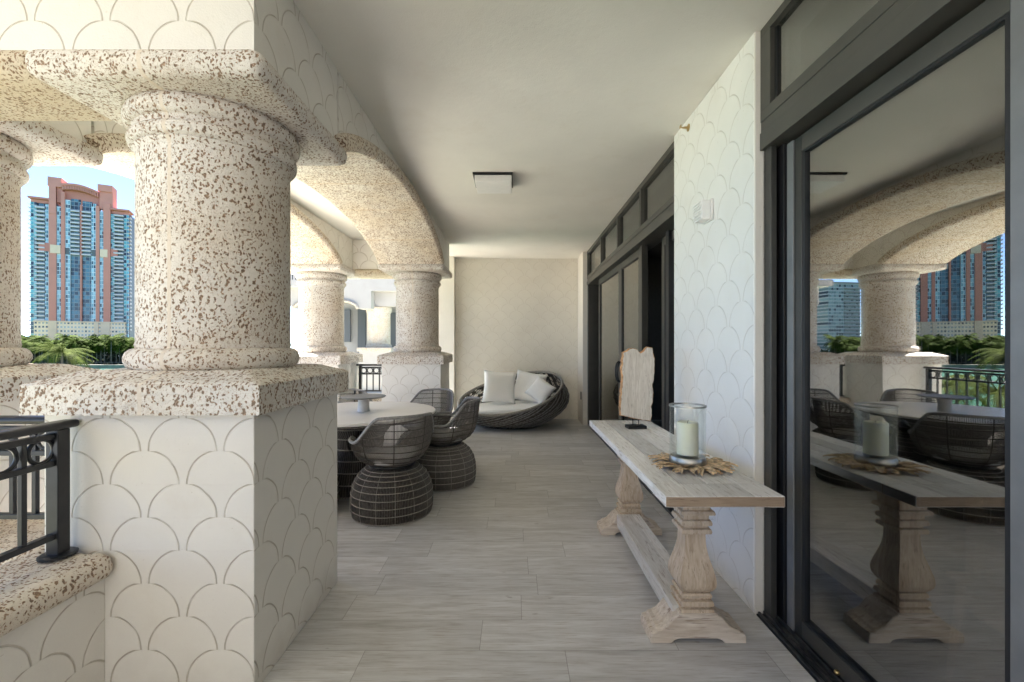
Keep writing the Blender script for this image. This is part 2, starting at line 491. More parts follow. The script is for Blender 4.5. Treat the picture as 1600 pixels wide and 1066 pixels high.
def water_mat():
    t = NT('green_bay_water')
    P = t.pos()
    n = t.noise(t.mapping(P, scale=(.5, 1.4, 1)), .6, 4)
    t.bump(n, .25, .3)
    return t.fin(t.ramp(t.noise(P, .01, 3), [(.3, (.022, .085, .058)), (.7, (.030, .115, .078))]), .25, spec=.35)
M['water'] = water_mat()

# ------------------------------------------------------------------ camera and light
CAMZ = 1.4
cd = bpy.data.cameras.new('camera'); cam = bpy.data.objects.new('camera', cd); COL.objects.link(cam)
cd.sensor_width = 36; cd.lens = 694 / 1600 * 36
cd.shift_x = -3 / 1600; cd.shift_y = 6 / 1600
cd.clip_start = .05; cd.clip_end = 6000
cam.location = (0, 0, CAMZ); cam.rotation_euler = (R(90), 0, 0)
scene.camera = cam

SUN_EL, SUN_AZ = 60, 302          # azimuth clockwise from +Y : ahead and to the left, high
w = bpy.data.worlds.new('World'); scene.world = w; w.use_nodes = True
nt = w.node_tree
sky = nt.nodes.new('ShaderNodeTexSky'); sky.sky_type = 'NISHITA'; sky.sun_disc = False
sky.sun_elevation = R(SUN_EL); sky.sun_rotation = R(SUN_AZ); sky.air_density = .40; sky.dust_density = .0; sky.ozone_density = 2.0
nt.links.new(sky.outputs[0], nt.nodes['Background'].inputs[0])
nt.nodes['Background'].inputs[1].default_value = .052
sl = bpy.data.lights.new('sun', 'SUN'); sl.energy = 5.0; sl.angle = R(.6); sl.color = (1, .975, .94)
so = bpy.data.objects.new('sun', sl); COL.objects.link(so)
az, el = R(SUN_AZ), R(SUN_EL)
sd = Vector((math.sin(az) * math.cos(el), math.cos(az) * math.cos(el), math.sin(el)))
so.rotation_euler = sd.to_track_quat('Z', 'Y').to_euler()
so.location = sd * 50
scene.view_settings.view_transform = 'Standard'; scene.view_settings.look = 'None'
scene.view_settings.exposure = 3.62; scene.view_settings.gamma = 1
scene.cycles.max_bounces = 14; scene.cycles.diffuse_bounces = 8; scene.cycles.glossy_bounces = 5
scene.cycles.transparent_max_bounces = 12
scene.cycles.caustics_reflective = False; scene.cycles.caustics_refractive = False
scene.cycles.sample_clamp_indirect = 8

# ------------------------------------------------------------------ the setting
CEIL, BACK = 3.03, 8.40
XW = 1.25                                   # plane of the plaster wall on the right
COLX, COLX2, CY1, CY2, HP = -1.4645, -2.92, 2.2045, 6.75, .4215
YC = .5 * (CY1 + CY2)

def S(name, bm, m): return tag(obj(name, bm, m), kind='structure')
bm = bmesh.new()
prism(bm, [(1.36, -1.2), (1.36, BACK), (-1.9, BACK), (-1.9, 7.17), (-3.34, 7.17), (-3.34, 1.79), (-1.90, 1.79), (-1.90, -1.2)], -.35, 0)
S('terrace_floor', bm, M['floor'])
S('ceiling', B(-3.6, 1.50, -3.0, BACK, CEIL, CEIL + .3), M['ceiling'])  # extended out of view, left and behind the camera, to shade the near pillar
S('interior_floor', B(1.361, 6.0, -2.4, BACK, -.35, -.006), M['interior_floor'])
S('bounce_terrace', B(-12.0, 6.0, -15.0, -1.202, -.4, -.01), simple('bounce_terrace_paving', (.15, .145, .135), .7, 0, .08, 3))  # unseen floor added behind the camera for bounced sun, toned down to weaken it
t = thing('bounce_wing', 'unseen wing added behind the camera to bounce sunlight onto the terrace', 'building', (0, -15, 0))  # out of view, added so its sunlit faces throw light forward
obj('wall', B(-12, 6.2, -1.0, 0, -10.6, 6), M['tanwall'], t)
obj('side_wall', B(1.52, 1.9, .001, 12.78, 0, 6), M['tanwall'], t)
S('water', B(-1400, 1400, 12, 232, -12, -11.0), M['water'])
S('dark_ground', B(-90, 60, -60, 2.0, -12, -10.6), simple('dark_ground_cover', (.12, .12, .07), .95, 0, .4, .3))  # unseen ground, made dark to keep bounced light off the pillar fronts
S('near_ground', B(-90, 60, 2.001, 12, -12, -10.6), simple('pale_bounce_paving', (.68, .62, .53), .9, 0, .1, .3))  # unseen ground, made pale to bounce sun up to the ceiling
S('park_lawn', B(-1600, 700, 234, 1500, -12, -9.4), M['grass'])
S('seawall', B(-1600, 700, 231.2, 234, -12, -9.0), M['sand'])

# interior behind the glass
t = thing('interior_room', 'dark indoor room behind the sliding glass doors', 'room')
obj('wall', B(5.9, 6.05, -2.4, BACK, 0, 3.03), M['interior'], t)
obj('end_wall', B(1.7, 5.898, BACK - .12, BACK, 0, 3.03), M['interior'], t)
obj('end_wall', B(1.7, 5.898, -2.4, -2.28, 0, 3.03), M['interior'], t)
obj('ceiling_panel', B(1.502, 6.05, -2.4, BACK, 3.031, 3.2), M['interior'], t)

# ------------------------------------------------------------------ arcade pillars
def tor(r0, z0, z1, bulge, k=7):
    out = []
    for i in range(k + 1):
        a = -PI / 2 + PI * i / k
        out.append((r0 + bulge * math.cos(a), (z0 + z1) / 2 + (z1 - z0) / 2 * math.sin(a)))
    return out

def make_pillar(label, x, y, loc_z=0):
    t = thing('arcade_pillar', label, 'pillar', (x, y, loc_z), 0, 'stone topped arcade pillars')
    h = HP
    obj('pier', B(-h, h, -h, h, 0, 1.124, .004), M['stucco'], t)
    # coping: vertical band then a sloping weathering to the column base
    bm = bmesh.new()
    o = h + .047
    lv = [(o, 1.124), (o, 1.240), (o - .012, 1.250), (o - .13, 1.292)]
    prev = None; rings = []
    for (q, z) in lv:
        rings.append([bm.verts.new(p + (z,)) for p in ((-q, -q), (q, -q), (q, q), (-q, q))])
    for a, b in zip(rings[:-1], rings[1:]):
        for i in range(4):
            bm.faces.new((a[i], a[(i + 1) % 4], b[(i + 1) % 4], b[i]))
    bm.faces.new(list(reversed(rings[0]))); bm.faces.new(rings[-1])
    bmesh.ops.subdivide_edges(bm, edges=bm.edges[:], cuts=26, use_grid_fill=True)
    rough(bm, .0035, 34)
    smooth_angle(obj('coping', bm, M['coral_cap'], t), 50)
    bm = bmesh.new()
    lathe(bm, [(.33, 1.280)] + tor(.318, 1.285, 1.385, .044) + [(.322, 1.40), (.318, 1.415)], 72)
    smooth_angle(obj('base_ring', bm, M['coral'], t), 40)
    bm = bmesh.new()
    lathe(bm, [(.318, 1.415), (.3185, 1.7), (.318, 2.0), (.317, 2.262)], 72)
    smooth_angle(obj('shaft', bm, M['coral'], t), 40)
    bm = bmesh.new()
    lathe(bm, [(.3171, 2.262), (.320, 2.272), (.330, 2.288)] + tor(.326, 2.294, 2.356, .024) + [(.329, 2.360), (.331, 2.374)] + tor(.334, 2.380, 2.470, .031), 72)
    smooth_angle(obj('capital', bm, M['coral'], t), 40)
    # impost slab with rounded (bullnose) edges
    bm = bmesh.new()
    box(bm, -h - .052, h + .052, -h - .052, h + .052, 2.462, 2.575, .050, 5)
    smooth_angle(obj('impost', bm, M['coral'], t), 50)
    obj('upper_block', B(-h, h, -h, h, 2.560, CEIL - .002), M['stucco'], t)
    return t
make_pillar('near inner pillar in the left foreground with black railing against its left side', COLX, CY1)
make_pillar('near outer pillar, its column cut by the left edge of the photo', COLX2, CY1)
make_pillar('far inner pillar beside the nest sofa, scale plaster facing the camera', COLX, CY2)
make_pillar('far outer pillar, sunlit, seen between the near column and the far inner one', COLX2, CY2)

# arches along the terrace (inner and outer row)
def arch_z(y):
    t_ = min(1.0, abs(y - YC) / 1.872)
    return 2.478 + .405 * max(0, 1 - t_ * t_) ** .68

def make_arch(label, cx):
    t = thing('arcade_arch', label, 'arch', (cx, YC, 0), 0, 'coral stone arches')
    y0, y1 = CY1 + HP + .02, CY2 - HP - .02
    N = 56
    path = []
    for i in range(N + 1):
        s = -math.cos(PI * i / N)           # denser at the springings
        y = YC + (y1 - y0) / 2 * s
        path.append(Vector((0, y - YC, arch_z(y))))
    th, rr, hw = .112, .052, HP + .052
    # rounded rectangle section: (x, n) with n along the outward normal
    sec = []
    for (sx, sn) in ((1, -1), (1, 1), (-1, 1), (-1, -1)):
        cxx, cn = sx * (hw - rr), th / 2 + sn * (th / 2 - rr)
        a0 = {(1, -1): -PI / 2, (1, 1): 0, (-1, 1): PI / 2, (-1, -1): PI}[(sx, sn)]
        for k in range(6):
            a = a0 + PI / 2 * k / 5
            sec.append((cxx + rr * math.cos(a), cn + rr * math.sin(a)))
    bm = bmesh.new(); rings = []
    for i, p in enumerate(path):
        tt = (path[min(i + 1, N)] - path[max(i - 1, 0)]).normalized()
        nn = Vector((0, -tt.z, tt.y))
        rings.append([bm.verts.new(Vector((sx, p.y, p.z)) + nn * sn) for sx, sn in sec])
    m = len(sec)
    for a, b in zip(rings[:-1], rings[1:]):
        for k in range(m):
            bm.faces.new((a[k], a[(k + 1) % m], b[(k + 1) % m], b[k]))
    bm.faces.new(rings[0]); bm.faces.new(rings[-1])
    bmesh.ops.recalc_face_normals(bm, faces=bm.faces[:])
    smooth_angle(obj('stone_ring', bm, M['coral_arch'], t), 45)
    poly = [(p.y, min(CEIL - .004, p.z + .07)) for p in path]
    poly = [(path[0].y, CEIL - .002)] + poly + [(path[-1].y, CEIL - .002)]
    bm = bmesh.new(); prism(bm, poly, -HP + .002, HP - .002, 'x')
    obj('plaster_spandrel', bm, M['stucco'], t)
make_arch('inner coral stone arch over the dining table, curving down to the pillar by the sofa', COLX)
make_arch('outer coral stone arch on the open side, framing the sky behind the near column', COLX2)

# cross beams between inner and outer pillars
def make_beam(label, y0, y1):
    t = thing('cross_beam', label, 'beam', ((COLX + COLX2) / 2, (y0 + y1) / 2, 0), 0, 'cross beams between the pillars')
    hx = (COLX - COLX2) / 2 - HP; hy = (y1 - y0) / 2
    bm = bmesh.new(); box(bm, -hx, hx, -hy - .050, hy + .050, 2.464, 2.573, .048, 5)
    smooth_angle(obj('stone_underside', bm, M['coral_plain'], t), 50)
    obj('plaster_wall', B(-hx + .001, hx - .001, -hy, hy, 2.560, CEIL - .003), M['stucco'], t)
make_beam('near cross beam at the upper left, scale plaster over a coral stone edge', CY1 - HP + .001, 2.10)
make_beam('far cross beam between the two far pillars, below the white building', 6.88, CY2 + HP - .001)

# low walls with coral sills and railings
def low_wall(label, x0, x1, y0, y1, top=.475, sill=.105, ov=.055, ends=(0, 0, 0, 0)):
    t = thing('low_wall', label, 'low wall', ((x0 + x1) / 2, (y0 + y1) / 2, 0), 0, 'low walls under the railings')
    hx, hy = (x1 - x0) / 2, (y1 - y0) / 2
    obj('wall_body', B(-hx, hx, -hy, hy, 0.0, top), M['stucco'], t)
    bm = bmesh.new()
    a, b, c, d = [0 if e else ov for e in ends]
    box(bm, -hx - a, hx + b, -hy - c, hy + d, top, top + sill, .046, 4)
    bmesh.ops.subdivide_edges(bm, edges=[e for e in bm.edges if e.calc_length() > .15], cuts=30, use_grid_fill=True)
    rough(bm, .004, 26)
    smooth_angle(obj('sill', bm, M['coral_sill'], t), 60)
low_wall('low wall in the left foreground with a rounded coral sill', -1.895, -1.640, -2.3, 1.780, ends=(0, 0, 0, 1))
low_wall('low wall between the near inner and outer pillars, just behind the railing post', -2.497, -1.888, 1.80, 2.08, ends=(1, 1, 0, 0))
low_wall('low wall between the far inner and outer pillars', -2.497, -1.888, 6.95, 7.165, ends=(1, 1, 0, 0))
low_wall('low wall along the open bay side beyond the dining table', -3.20, -2.95, CY1 + HP + .002, CY2 - HP - .002, top=.40, ends=(0, 0, 1, 1))

def railing(label, p0, p1, zb=.585, zt=1.095, post0=True, post1=True, n=12, rings=True):
    """p0, p1: ends in plan; local x runs along the rail"""
    p0, p1 = Vector((*p0, 0)), Vector((*p1, 0))
    L = (p1 - p0).length
    a = math.atan2(p1.y - p0.y, p1.x - p0.x)
    t = thing('railing', label, 'railing', (p0.x, p0.y, zb), a, 'black metal balcony railings')
    H = zt - zb
    bm = bmesh.new(); box(bm, -.035, L + .030, -.032, .032, H - .030, H, .012, 3)
    obj('handrail', bm, M['rail'], t, True)
    for z, nm in ((H - .155, 'upper_rail'), (.085, 'lower_rail'), (H - .052, 'top_bar')):
        obj(nm, B(.0, L, -.014, .014, z - .012, z + .010, .002), M['rail'], t)
    pw = .024
    for s, on in ((0.03, post0), (L - 0.03, post1)):
        if on:
            obj('post', B(s - pw, s + pw, -pw, pw, .012, H - .03, .003), M['rail'], t)
            bm = bmesh.new(); lathe(bm, [(.058, 0.002), (.058, .010), (.05, .014), (.03, .015)], 28, (s, 0))
            obj('base_plate', bm, M['rail'], t, False)
    step = (L - .06) / (n + 1)
    for k in range(1, n + 1):
        x = .03 + step * k
        obj('baluster', B(x - .009, x + .009, -.009, .009, .095, H - .062, .0015), M['rail'], t)
    if rings:
        for k in range(n + 1):
            x = .03 + step * (k + .5)
            rr_ = min(.044, step / 2 - .010)
            bm = bmesh.new()
            tube(bm, [(x + rr_ * math.cos(2 * PI * i / 24), 0, H - .103 + rr_ * math.sin(2 * PI * i / 24)) for i in range(24)], .0075, 6, True)
            obj('ring', bm, M['rail'], t, True)
    return t
railing('black railing on the low wall in the left foreground, ending at a square post', (-1.76, -2.2), (-1.76, 1.745), zt=1.105, n=30)
railing('black railing between the near pillars, mostly hidden behind the closer railing', (-2.46, 1.90), (-1.92, 1.90), post0=False, post1=False, n=4)
railing('black railing with rings between the far inner and outer pillars', (-2.47, 7.07), (-1.91, 7.07), n=4, post1=False)
railing('long black railing on the open side of the bay, mirrored in the glass door', (-3.08, CY1 + HP + .05), (-3.08, CY2 - HP - .05), zb=.51, n=26)

# back wall and side pieces
tag(obj('back_wall', B(-1.10, 1.70, BACK, BACK + .25, -.35, CEIL + .3), M['stucco_back']), 'cream scale patterned end wall behind the nest sofa', 'wall')
tag(obj('wall_pier', B(-1.95, -1.102, BACK - .22, BACK + .25, -.3, CEIL - .002), M['plaster']), 'plain plaster pier at the left end of the back wall', 'wall')
t = thing('side_wall_stub', 'narrow cream wall stub between back wall and far doors', 'wall', (0, 0, 0))
obj('wall_face', B(1.205, 1.499, 7.76, BACK - .002, 0, CEIL - .002), M['plaster'], t)
obj('outlet_plate', B(1.196, 1.206, 7.93, 7.985, .42, .56, .002), M['black'], t)
t = thing('wall_panel', 'white scale patterned wall between the two door sets, behind the console', 'wall', (0, 0, 0))
obj('wall_face', B(XW, 1.499, 2.315, 3.47, 0, CEIL - .002, .005), M['stucco_panel'], t)
obj('edge_bead', B(XW + .003, XW + .045, 2.305, 2.3149, .0, CEIL - .003), M['plaster'], t)

# ------------------------------------------------------------------ sliding doors
def stile_box(t, name, *a, m='frame', bev=.002):
    return obj(name, B(*a, bev=bev), M[m], t)

# near door set -----------------------------------------------------
t = thing('sliding_door', 'large sliding glass door in the right foreground mirroring the terrace', 'door', (0, 0, 0), 0, 'bronze framed sliding doors')
stile_box(t, 'jamb', 1.297, 1.325, 2.24, 2.302, 0, 2.405, m='frame')
stile_box(t, 'jamb', 1.326, 1.345, 2.27, 2.302, 0, 2.405, m='gasket')
stile_box(t, 'jamb', 1.346, 1.50, 2.215, 2.302, 0, 2.405, m='gasket')
# header in three stepped boards
stile_box(t, 'header', 1.274, 1.50, -2.3, 2.302, 2.405, 2.492, m='frame_lit')
stile_box(t, 'header', 1.280, 1.50, -2.3, 2.302, 2.4925, 2.548, m='frame_lit')
stile_box(t, 'header', 1.277, 1.50, -2.3, 2.302, 2.5485, 2.605, m='frame_lit')
stile_box(t, 'track', 1.262, 1.275, -2.3, 2.30, .001, .020, m='track')
stile_box(t, 'track', 1.290, 1.300, -2.3, 2.30, .001, .024, m='track')
stile_box(t, 'track', 1.312, 1.324, -2.3, 2.30, .001, .018, m='track')
stile_box(t, 'track', 1.335, 1.345, -2.3, 2.30, .001, .024, m='track')
obj('track_bed', B(1.256, 1.50, -2.3, 2.30, .0005, .008), M['gasket'], t)
bm = bmesh.new(); lathe(bm, [(.009, .0), (.012, .006), (.009, .014), (.004, .016)], 12, (1.352, 1.86))
bm.transform(Matrix.Translation((0, 0, .022)))
obj('roller_bolt', bm, M['brass'], t, True)
# transom
tr = obj('transom_frame', B(1.277, 1.33, -2.3, 2.302, 2.985, 3.028, .002), M['frame_lit'], t)
box_ = stile_box(t, 'transom_frame', 1.277, 1.33, 2.215, 2.302, 2.6055, 2.9845, m='frame_lit')
obj('transom_glass', B(1.306, 1.316, -2.3, 2.2145, 2.606, 2.9845), M['glass'], t)
obj('glass_bead', B(1.300, 1.322, 2.196, 2.2145, 2.610, 2.980), M['gasket'], t)
# sliding panel
def panel(t, y0, y1, x, zt=2.405, zb=.012, sw=.10, lit='frame_lit', near='frame'):
    p = obj('door_panel', B(x, x + .042, y0 + sw, y1 - sw, zt - .088, zt - .012, .002), M['frame_lit'], t)
    obj('stile', B(x, x + .042, y1 - sw, y1, zb, zt - .012, .002), M[near], p)
    obj('stile', B(x, x + .042, y0, y0 + sw, zb, zt - .012, .002), M[lit], p)
    obj('bottom_rail', B(x, x + .042, y0 + sw, y1 - sw, zb, .092, .002), M['frame_lit'], p)
    g = .016
    bm = bmesh.new()
    for a in ((y0 + sw, y0 + sw + g, .092, zt - .088), (y1 - sw - g, y1 - sw, .092, zt - .088)):
        box(bm, x + .004, x + .038, a[0], a[1], a[2], a[3])
    box(bm, x + .004, x + .038, y0 + sw + g, y1 - sw - g, .0925, .103)
    box(bm, x + .004, x + .038, y0 + sw + g, y1 - sw - g, zt - .099, zt - .0885)
    obj('gasket', bm, M['gasket'], p)
    obj('pane', B(x + .017, x + .025, y0 + sw + g, y1 - sw - g, .103, zt - .099), M['glass'], p)
    return p
panel(t, 1.118, 2.200, 1.360, lit='stile', near='frame')
obj('stile_cover', B(1.351, 1.3598, 2.150, 2.199, .012, 2.392, .002), M['stile'], t)
panel(t, -1.2, 1.110, 1.420, lit='stile', near='frame')

# far door set --------------------------------------------------------
t = thing('sliding_door', 'far row of sliding glass doors with small transom windows above', 'door', (0, 0, 0), 0, 'bronze framed sliding doors')
Y0, Y1 = 3.472, 7.758
for (z0, z1, x) in ((2.44, 2.50, 1.272), (2.5005, 2.548, 1.285), (2.5485, 2.60, 1.278)):
    stile_box(t, 'header', x, 1.49, Y0, Y1, z0, z1, m='frame_lit')
stile_box(t, 'transom_frame', 1.277, 1.36, Y0, Y1, 2.975, 3.028, m='frame_lit')
mull = [3.50, 4.50, 5.50, 6.55, Y1 - .03]
for y in mull:
    stile_box(t, 'mullion', 1.277, 1.36, y - .026, y + .026, 2.6005, 2.9745, m='frame_lit')
for a, b in zip(mull[:-1], mull[1:]):
    obj('transom_glass', B(1.312, 1.322, a + .0265, b - .0265, 2.601, 2.974), M['glass'], t)
stile_box(t, 'jamb', 1.285, 1.49, Y1 - .07, Y1, 0, 2.4395, m='frame')
stile_box(t, 'jamb', 1.40, 1.49, 4.02, 4.10, 0, 2.4395, m='gasket')
stile_box(t, 'jamb', 1.33, 1.395, 4.62, 4.70, 0, 2.4395, m='frame')
stile_box(t, 'track', 1.285, 1.49, Y0, Y1, .001, .022, m='track')
def far_panel(y0, y1, x, sw=.075):
    p = panel(t, y0, y1, x, zt=2.44, sw=sw)
    return p
far_panel(5.62, 7.02, 1.340)
far_panel(4.705, 5.615, 1.340)
far_panel(3.50, 4.30, 1.430)
for y in (5.575, 5.665):
    bm = bmesh.new()
    tube(bm, [(1.338, y, .93), (1.312, y, .955), (1.300, y, 1.0), (1.298, y, 1.06), (1.300, y, 1.12), (1.312, y, 1.165), (1.338, y, 1.19)], .011, 8)
    obj('handle', bm, M['black'], t, True)

# ------------------------------------------------------------------ dining table
TX, TY, TR = -1.53, 4.36, .75
t = thing('dining_table', 'round white stone topped dining table on a dark woven base', 'table', (TX, TY, 0))
bm = bmesh.new()
lathe(bm, [(TR - .03, .722), (TR - .006, .728), (TR, .738), (TR, .744), (TR - .005, .750), (TR - .04, .7505)], 96)
smooth_angle(obj('tabletop', bm, M['tabletop'], t), 40)
bm = bmesh.new()
lathe(bm, [(TR - .06, .700), (TR - .045, .70), (TR - .045, .7215), (TR - .06, .7215)], 72)
obj('woven_apron', bm, M['wicker'], t, True)

def strands(bm, prof, n, r, k=4, a0=0, z_fn=None):
    """vertical canes following a lathe profile"""
    for i in range(n):
        a = a0 + 2 * PI * i / n
        tube(bm, [(q * math.cos(a), q * math.sin(a), z) for q, z in prof], r, k)
def hoops(bm, lst, r, n=56, k=5, sq=0):
    for q, z in lst:
        tube(bm, [(q * math.cos(2 * PI * i / n), q * math.sin(2 * PI * i / n), z) for i in range(n)], r, k, True)
def interp(prof, z):
    for (r0, z0), (r1, z1) in zip(prof[:-1], prof[1:]):
        if (z0 <= z <= z1) or (z1 <= z <= z0):
            f = (z - z0) / (z1 - z0 + 1e-9)
            return r0 + (r1 - r0) * f
    return prof[-1][0]
tp = [(.36, .012), (.345, .10), (.29, .25), (.235, .40), (.25, .52), (.33, .63), (.42, .70)]
bm = bmesh.new(); lathe(bm, [(r_ - .012, z) for r_, z in tp], 40)
obj('base_core', bm, M['wicker_liner'], t, True)
bm = bmesh.new(); strands(bm, tp, 90, .0035, 4); obj('base_canes', bm, M['wicker'], t)
bm = bmesh.new(); hoops(bm, [(interp(tp, z), z) for z in (.02, .12, .22, .32, .42, .52, .62)], .006)
obj('base_hoops', bm, M['wicker_light'], t, True)

t = thing('cake_stand', 'grey plate on a white pedestal standing on the round dining table', 'cake stand', (-1.475, 4.36, .7505))
bm = bmesh.new(); lathe(bm, [(.062, 0), (.058, .004), (.052, .06), (.052, .118), (.06, .123)], 40)
smooth_angle(obj('pedestal', bm, M['ceramic'], t), 40)
bm = bmesh.new(); lathe(bm, [(.09, .123), (.20, .133), (.213, .143), (.210, .148), (.19, .144), (.02, .141)], 56)
smooth_angle(obj('plate', bm, M['plate'], t), 40)

# ------------------------------------------------------------------ woven chairs
base_prof = [(.318, .004), (.330, .05), (.335, .12), (.330, .20), (.312, .27), (.275, .335), (.225, .380), (.185, .402)]
def sstep(a, b, x):
    f = max(0, min(1, (x - a) / (b - a))); return f * f * (3 - 2 * f)
def rim_z(phi):
    d = abs(math.degrees(phi))
    if d <= 40: return .845 - .012 * (d / 40) ** 2
    if d <= 85: return .833 - .205 * sstep(40, 85, d)
    if d <= 115: return .628 + .010 * sstep(85, 115, d)
    return .638 - .165 * sstep(115, 158, d)
def shell_pt(phi, s):
    """phi 0 = back (+x local); s 0 bottom .. 1 rim"""
    zr = rim_z(phi)
    z = .425 + (zr - .425) * s
    h = (z - .425)
    r = .190 + .125 * (1 - math.exp(-h / .065)) + .03 * h / .4
    sq = 1 + .05 * math.cos(4 * phi)
    return (r * sq * 1.03 * math.cos(phi), r * sq * math.sin(phi), z)
def make_chair():
    t = thing('woven_chair', '', 'chair', (0, 0, 0), 0, 'dark woven tub chairs round the dining table')
    bm = bmesh.new(); lathe(bm, [(r_ - .010, z) for r_, z in base_prof], 44)
    obj('base_core', bm, M['wicker_liner'], t, True)
    bm = bmesh.new(); strands(bm, base_prof, 170, .0032, 3); obj('base_canes', bm, M['wicker'], t)
    bm = bmesh.new(); hoops(bm, [(interp(base_prof, z) + .002, z) for z in (.012, .075, .135, .195, .25, .295, .333, .362, .384)], .0034)
    strands(bm, [(r_ + .001, z) for r_, z in base_prof], 14, .0016, 4, .1)
    obj('base_hoops', bm, M['wicker_light'], t, True)
    bm = bmesh.new(); lathe(bm, [(.17, .396), (.19, .400), (.194, .412), (.19, .424), (.17, .428)], 40)
    obj('neck_ring', bm, M['black'], t, True)
    # shell of fine canes between rim and seat ring
    bm = bmesh.new()
    n = 230
    for i in range(n):
        phi = -PI + 2 * PI * (i + .5) / n
        tube(bm, [shell_pt(phi, s) for s in (0, .12, .28, .5, .75, 1)], .0030, 3)
    obj('shell_canes', bm, M['wicker'], t)
    bm = bmesh.new()
    for zc in (.44, .47, .51, .56, .615, .675, .735, .79):
        seg = []
        for i in range(97):
            phi = -PI + 2 * PI * i / 96
            zr = rim_z(phi)
            if zc < zr - .01:
                seg.append(shell_pt(phi, (zc - .425) / (zr - .425)))
            else:
                if len(seg) > 1: tube(bm, seg, .0034, 4)
                seg = []
        if len(seg) > 1: tube(bm, seg, .0034, 4)
    for k in range(8):
        phi = -PI + 2 * PI * (k + .5) / 8
        tube(bm, [tuple(c * 1.0 for c in shell_pt(phi, s)) for s in (0, .1, .2, .35, .5, .75, 1)], .0045, 5)
    obj('shell_frame', bm, M['wicker_liner'], t, True)
    bm = bmesh.new()
    tube(bm, [shell_pt(-PI + 2 * PI * i / 110, 1) for i in range(110)], .0125, 8, True)
    obj('rim', bm, M['wicker_rim'], t, True)
    bm = bmesh.new()
    lathe(bm, [(.19, .440), (.225, .447), (.250, .470), (.262, .492), (.24, .505), (.10, .510)], 40)
    smooth_angle(obj('seat_pad', bm, M['pad'], t), 60)
    return t
spots = [
    (-1.02, 3.73, -51, 'dark woven tub chair nearest the camera, its back hiding the table edge'),
    (-.725, 4.54, 4, 'dark woven tub chair at the right end of the round table, seen from the side'),
    (-1.05, 5.22, 63, 'dark woven tub chair behind the table, in front of the far scale plastered pier'),
    (-1.95, 5.18, 117, 'dark woven tub chair behind the table, its rim just above the cake stand'),
    (-1.84, 3.76, 238, 'dark woven tub chair half hidden behind the near pillar'),
]
proto = make_chair()
for i, (x, y, a, lab) in enumerate(spots):
    o = proto if i == 0 else copy_tree(proto)
    o.location = (x, y, 0); o.rotation_euler = (0, 0, R(a)); o['label'] = lab

# ------------------------------------------------------------------ nest sofa
SX, SY = -.045, 7.70
t = thing('nest_sofa', 'round bird nest style sofa of dark woven wicker with white cushions', 'sofa', (SX, SY, 0))
def sofa_rim_z(a):
    return .575 + .185 * math.cos(a) + .255 * math.sin(a) + .02 * math.cos(2 * a - .8)
def sofa_pt(a, s):
    zr = sofa_rim_z(a)
    hi = max(0, (zr - .35)) / .5
    z = .015 + (zr - .015) * s
    bot = .52
    f = bot + (1 - bot) * math.sin(min(1, s * 1.25) * PI / 2) ** .8
    f += (.07 + .07 * hi) * math.sin(PI * min(1, s)) * (.3 + hi)
    f -= .05 * hi * s * s
    return (.915 * f * math.cos(a), .66 * f * math.sin(a), z)
N = 96
bm = bmesh.new(); rows = []
for j in range(13):
    s = j / 12
    rows.append([bm.verts.new(Vector(sofa_pt(2 * PI * i / N, s)) * .985 + Vector((0, 0, .005))) for i in range(N)])
for a, b in zip(rows[:-1], rows[1:]):
    for i in range(N):
        bm.faces.new((a[i], a[(i + 1) % N], b[(i + 1) % N], b[i]))
bm.faces.new(list(reversed(rows[0])))
# open weave: thin out panels high on the bowl so the wall shows through
bm.faces.ensure_lookup_table()
dl = []
for f in bm.faces:
    c = f.calc_center_median()
    if len(f.verts) == 4:
        a = math.atan2(c.y / .66, c.x / .915)
        if c.z > .24 and math.sin(a) > -.2 and (c.z / sofa_rim_z(a)) > .5 and random.random() < .55: dl.append(f)
bmesh.ops.delete(bm, geom=dl, context='FACES_ONLY')
obj('inner_weave', bm, M['wicker_liner'], t, True)
bm = bmesh.new()
for fam, (n, tw) in enumerate(((34, 1.5), (34, -1.25))):
    bm = bmesh.new()
    for i in range(n):
        a0 = 2 * PI * i / n + random.uniform(-.05, .05)
        tube(bm, [sofa_pt(a0 + tw * s, s) for s in [k / 9 for k in range(10)]], .0085 if fam == 0 else .0065, 5)
    obj('woven_bars', bm, M['wicker_rim'] if fam == 0 else M['sofa_wicker'], t, True)
bm = bmesh.new()
for i in range(190):
    a0 = 2 * PI * i / 190
    tube(bm, [Vector(sofa_pt(a0 + .12 * math.sin(i), s)) * .992 for s in [k / 7 for k in range(8)]], .0028, 3)
for s in (.1, .22, .34, .46, .58, .7, .82):
    tube(bm, [Vector(sofa_pt(2 * PI * i / 80, s)) * .996 for i in range(80)], .004, 4, True)
obj('fine_weave', bm, M['sofa_wicker'], t)
bm = bmesh.new()
tube(bm, [sofa_pt(2 * PI * i / 90, 1) for i in range(90)], .024, 8, True)
obj('rim', bm, simple('sofa_rim', (.24, .225, .205), .5, 0, .25, 40, .4), t, True)
bm = bmesh.new(); lathe(bm, [(.44, .0), (.46, .012), (.45, .03)], 48)
bm.transform(Matrix.Diagonal((1.06, .76, 1, 1)))
obj('foot_ring', bm, M['black'], t)
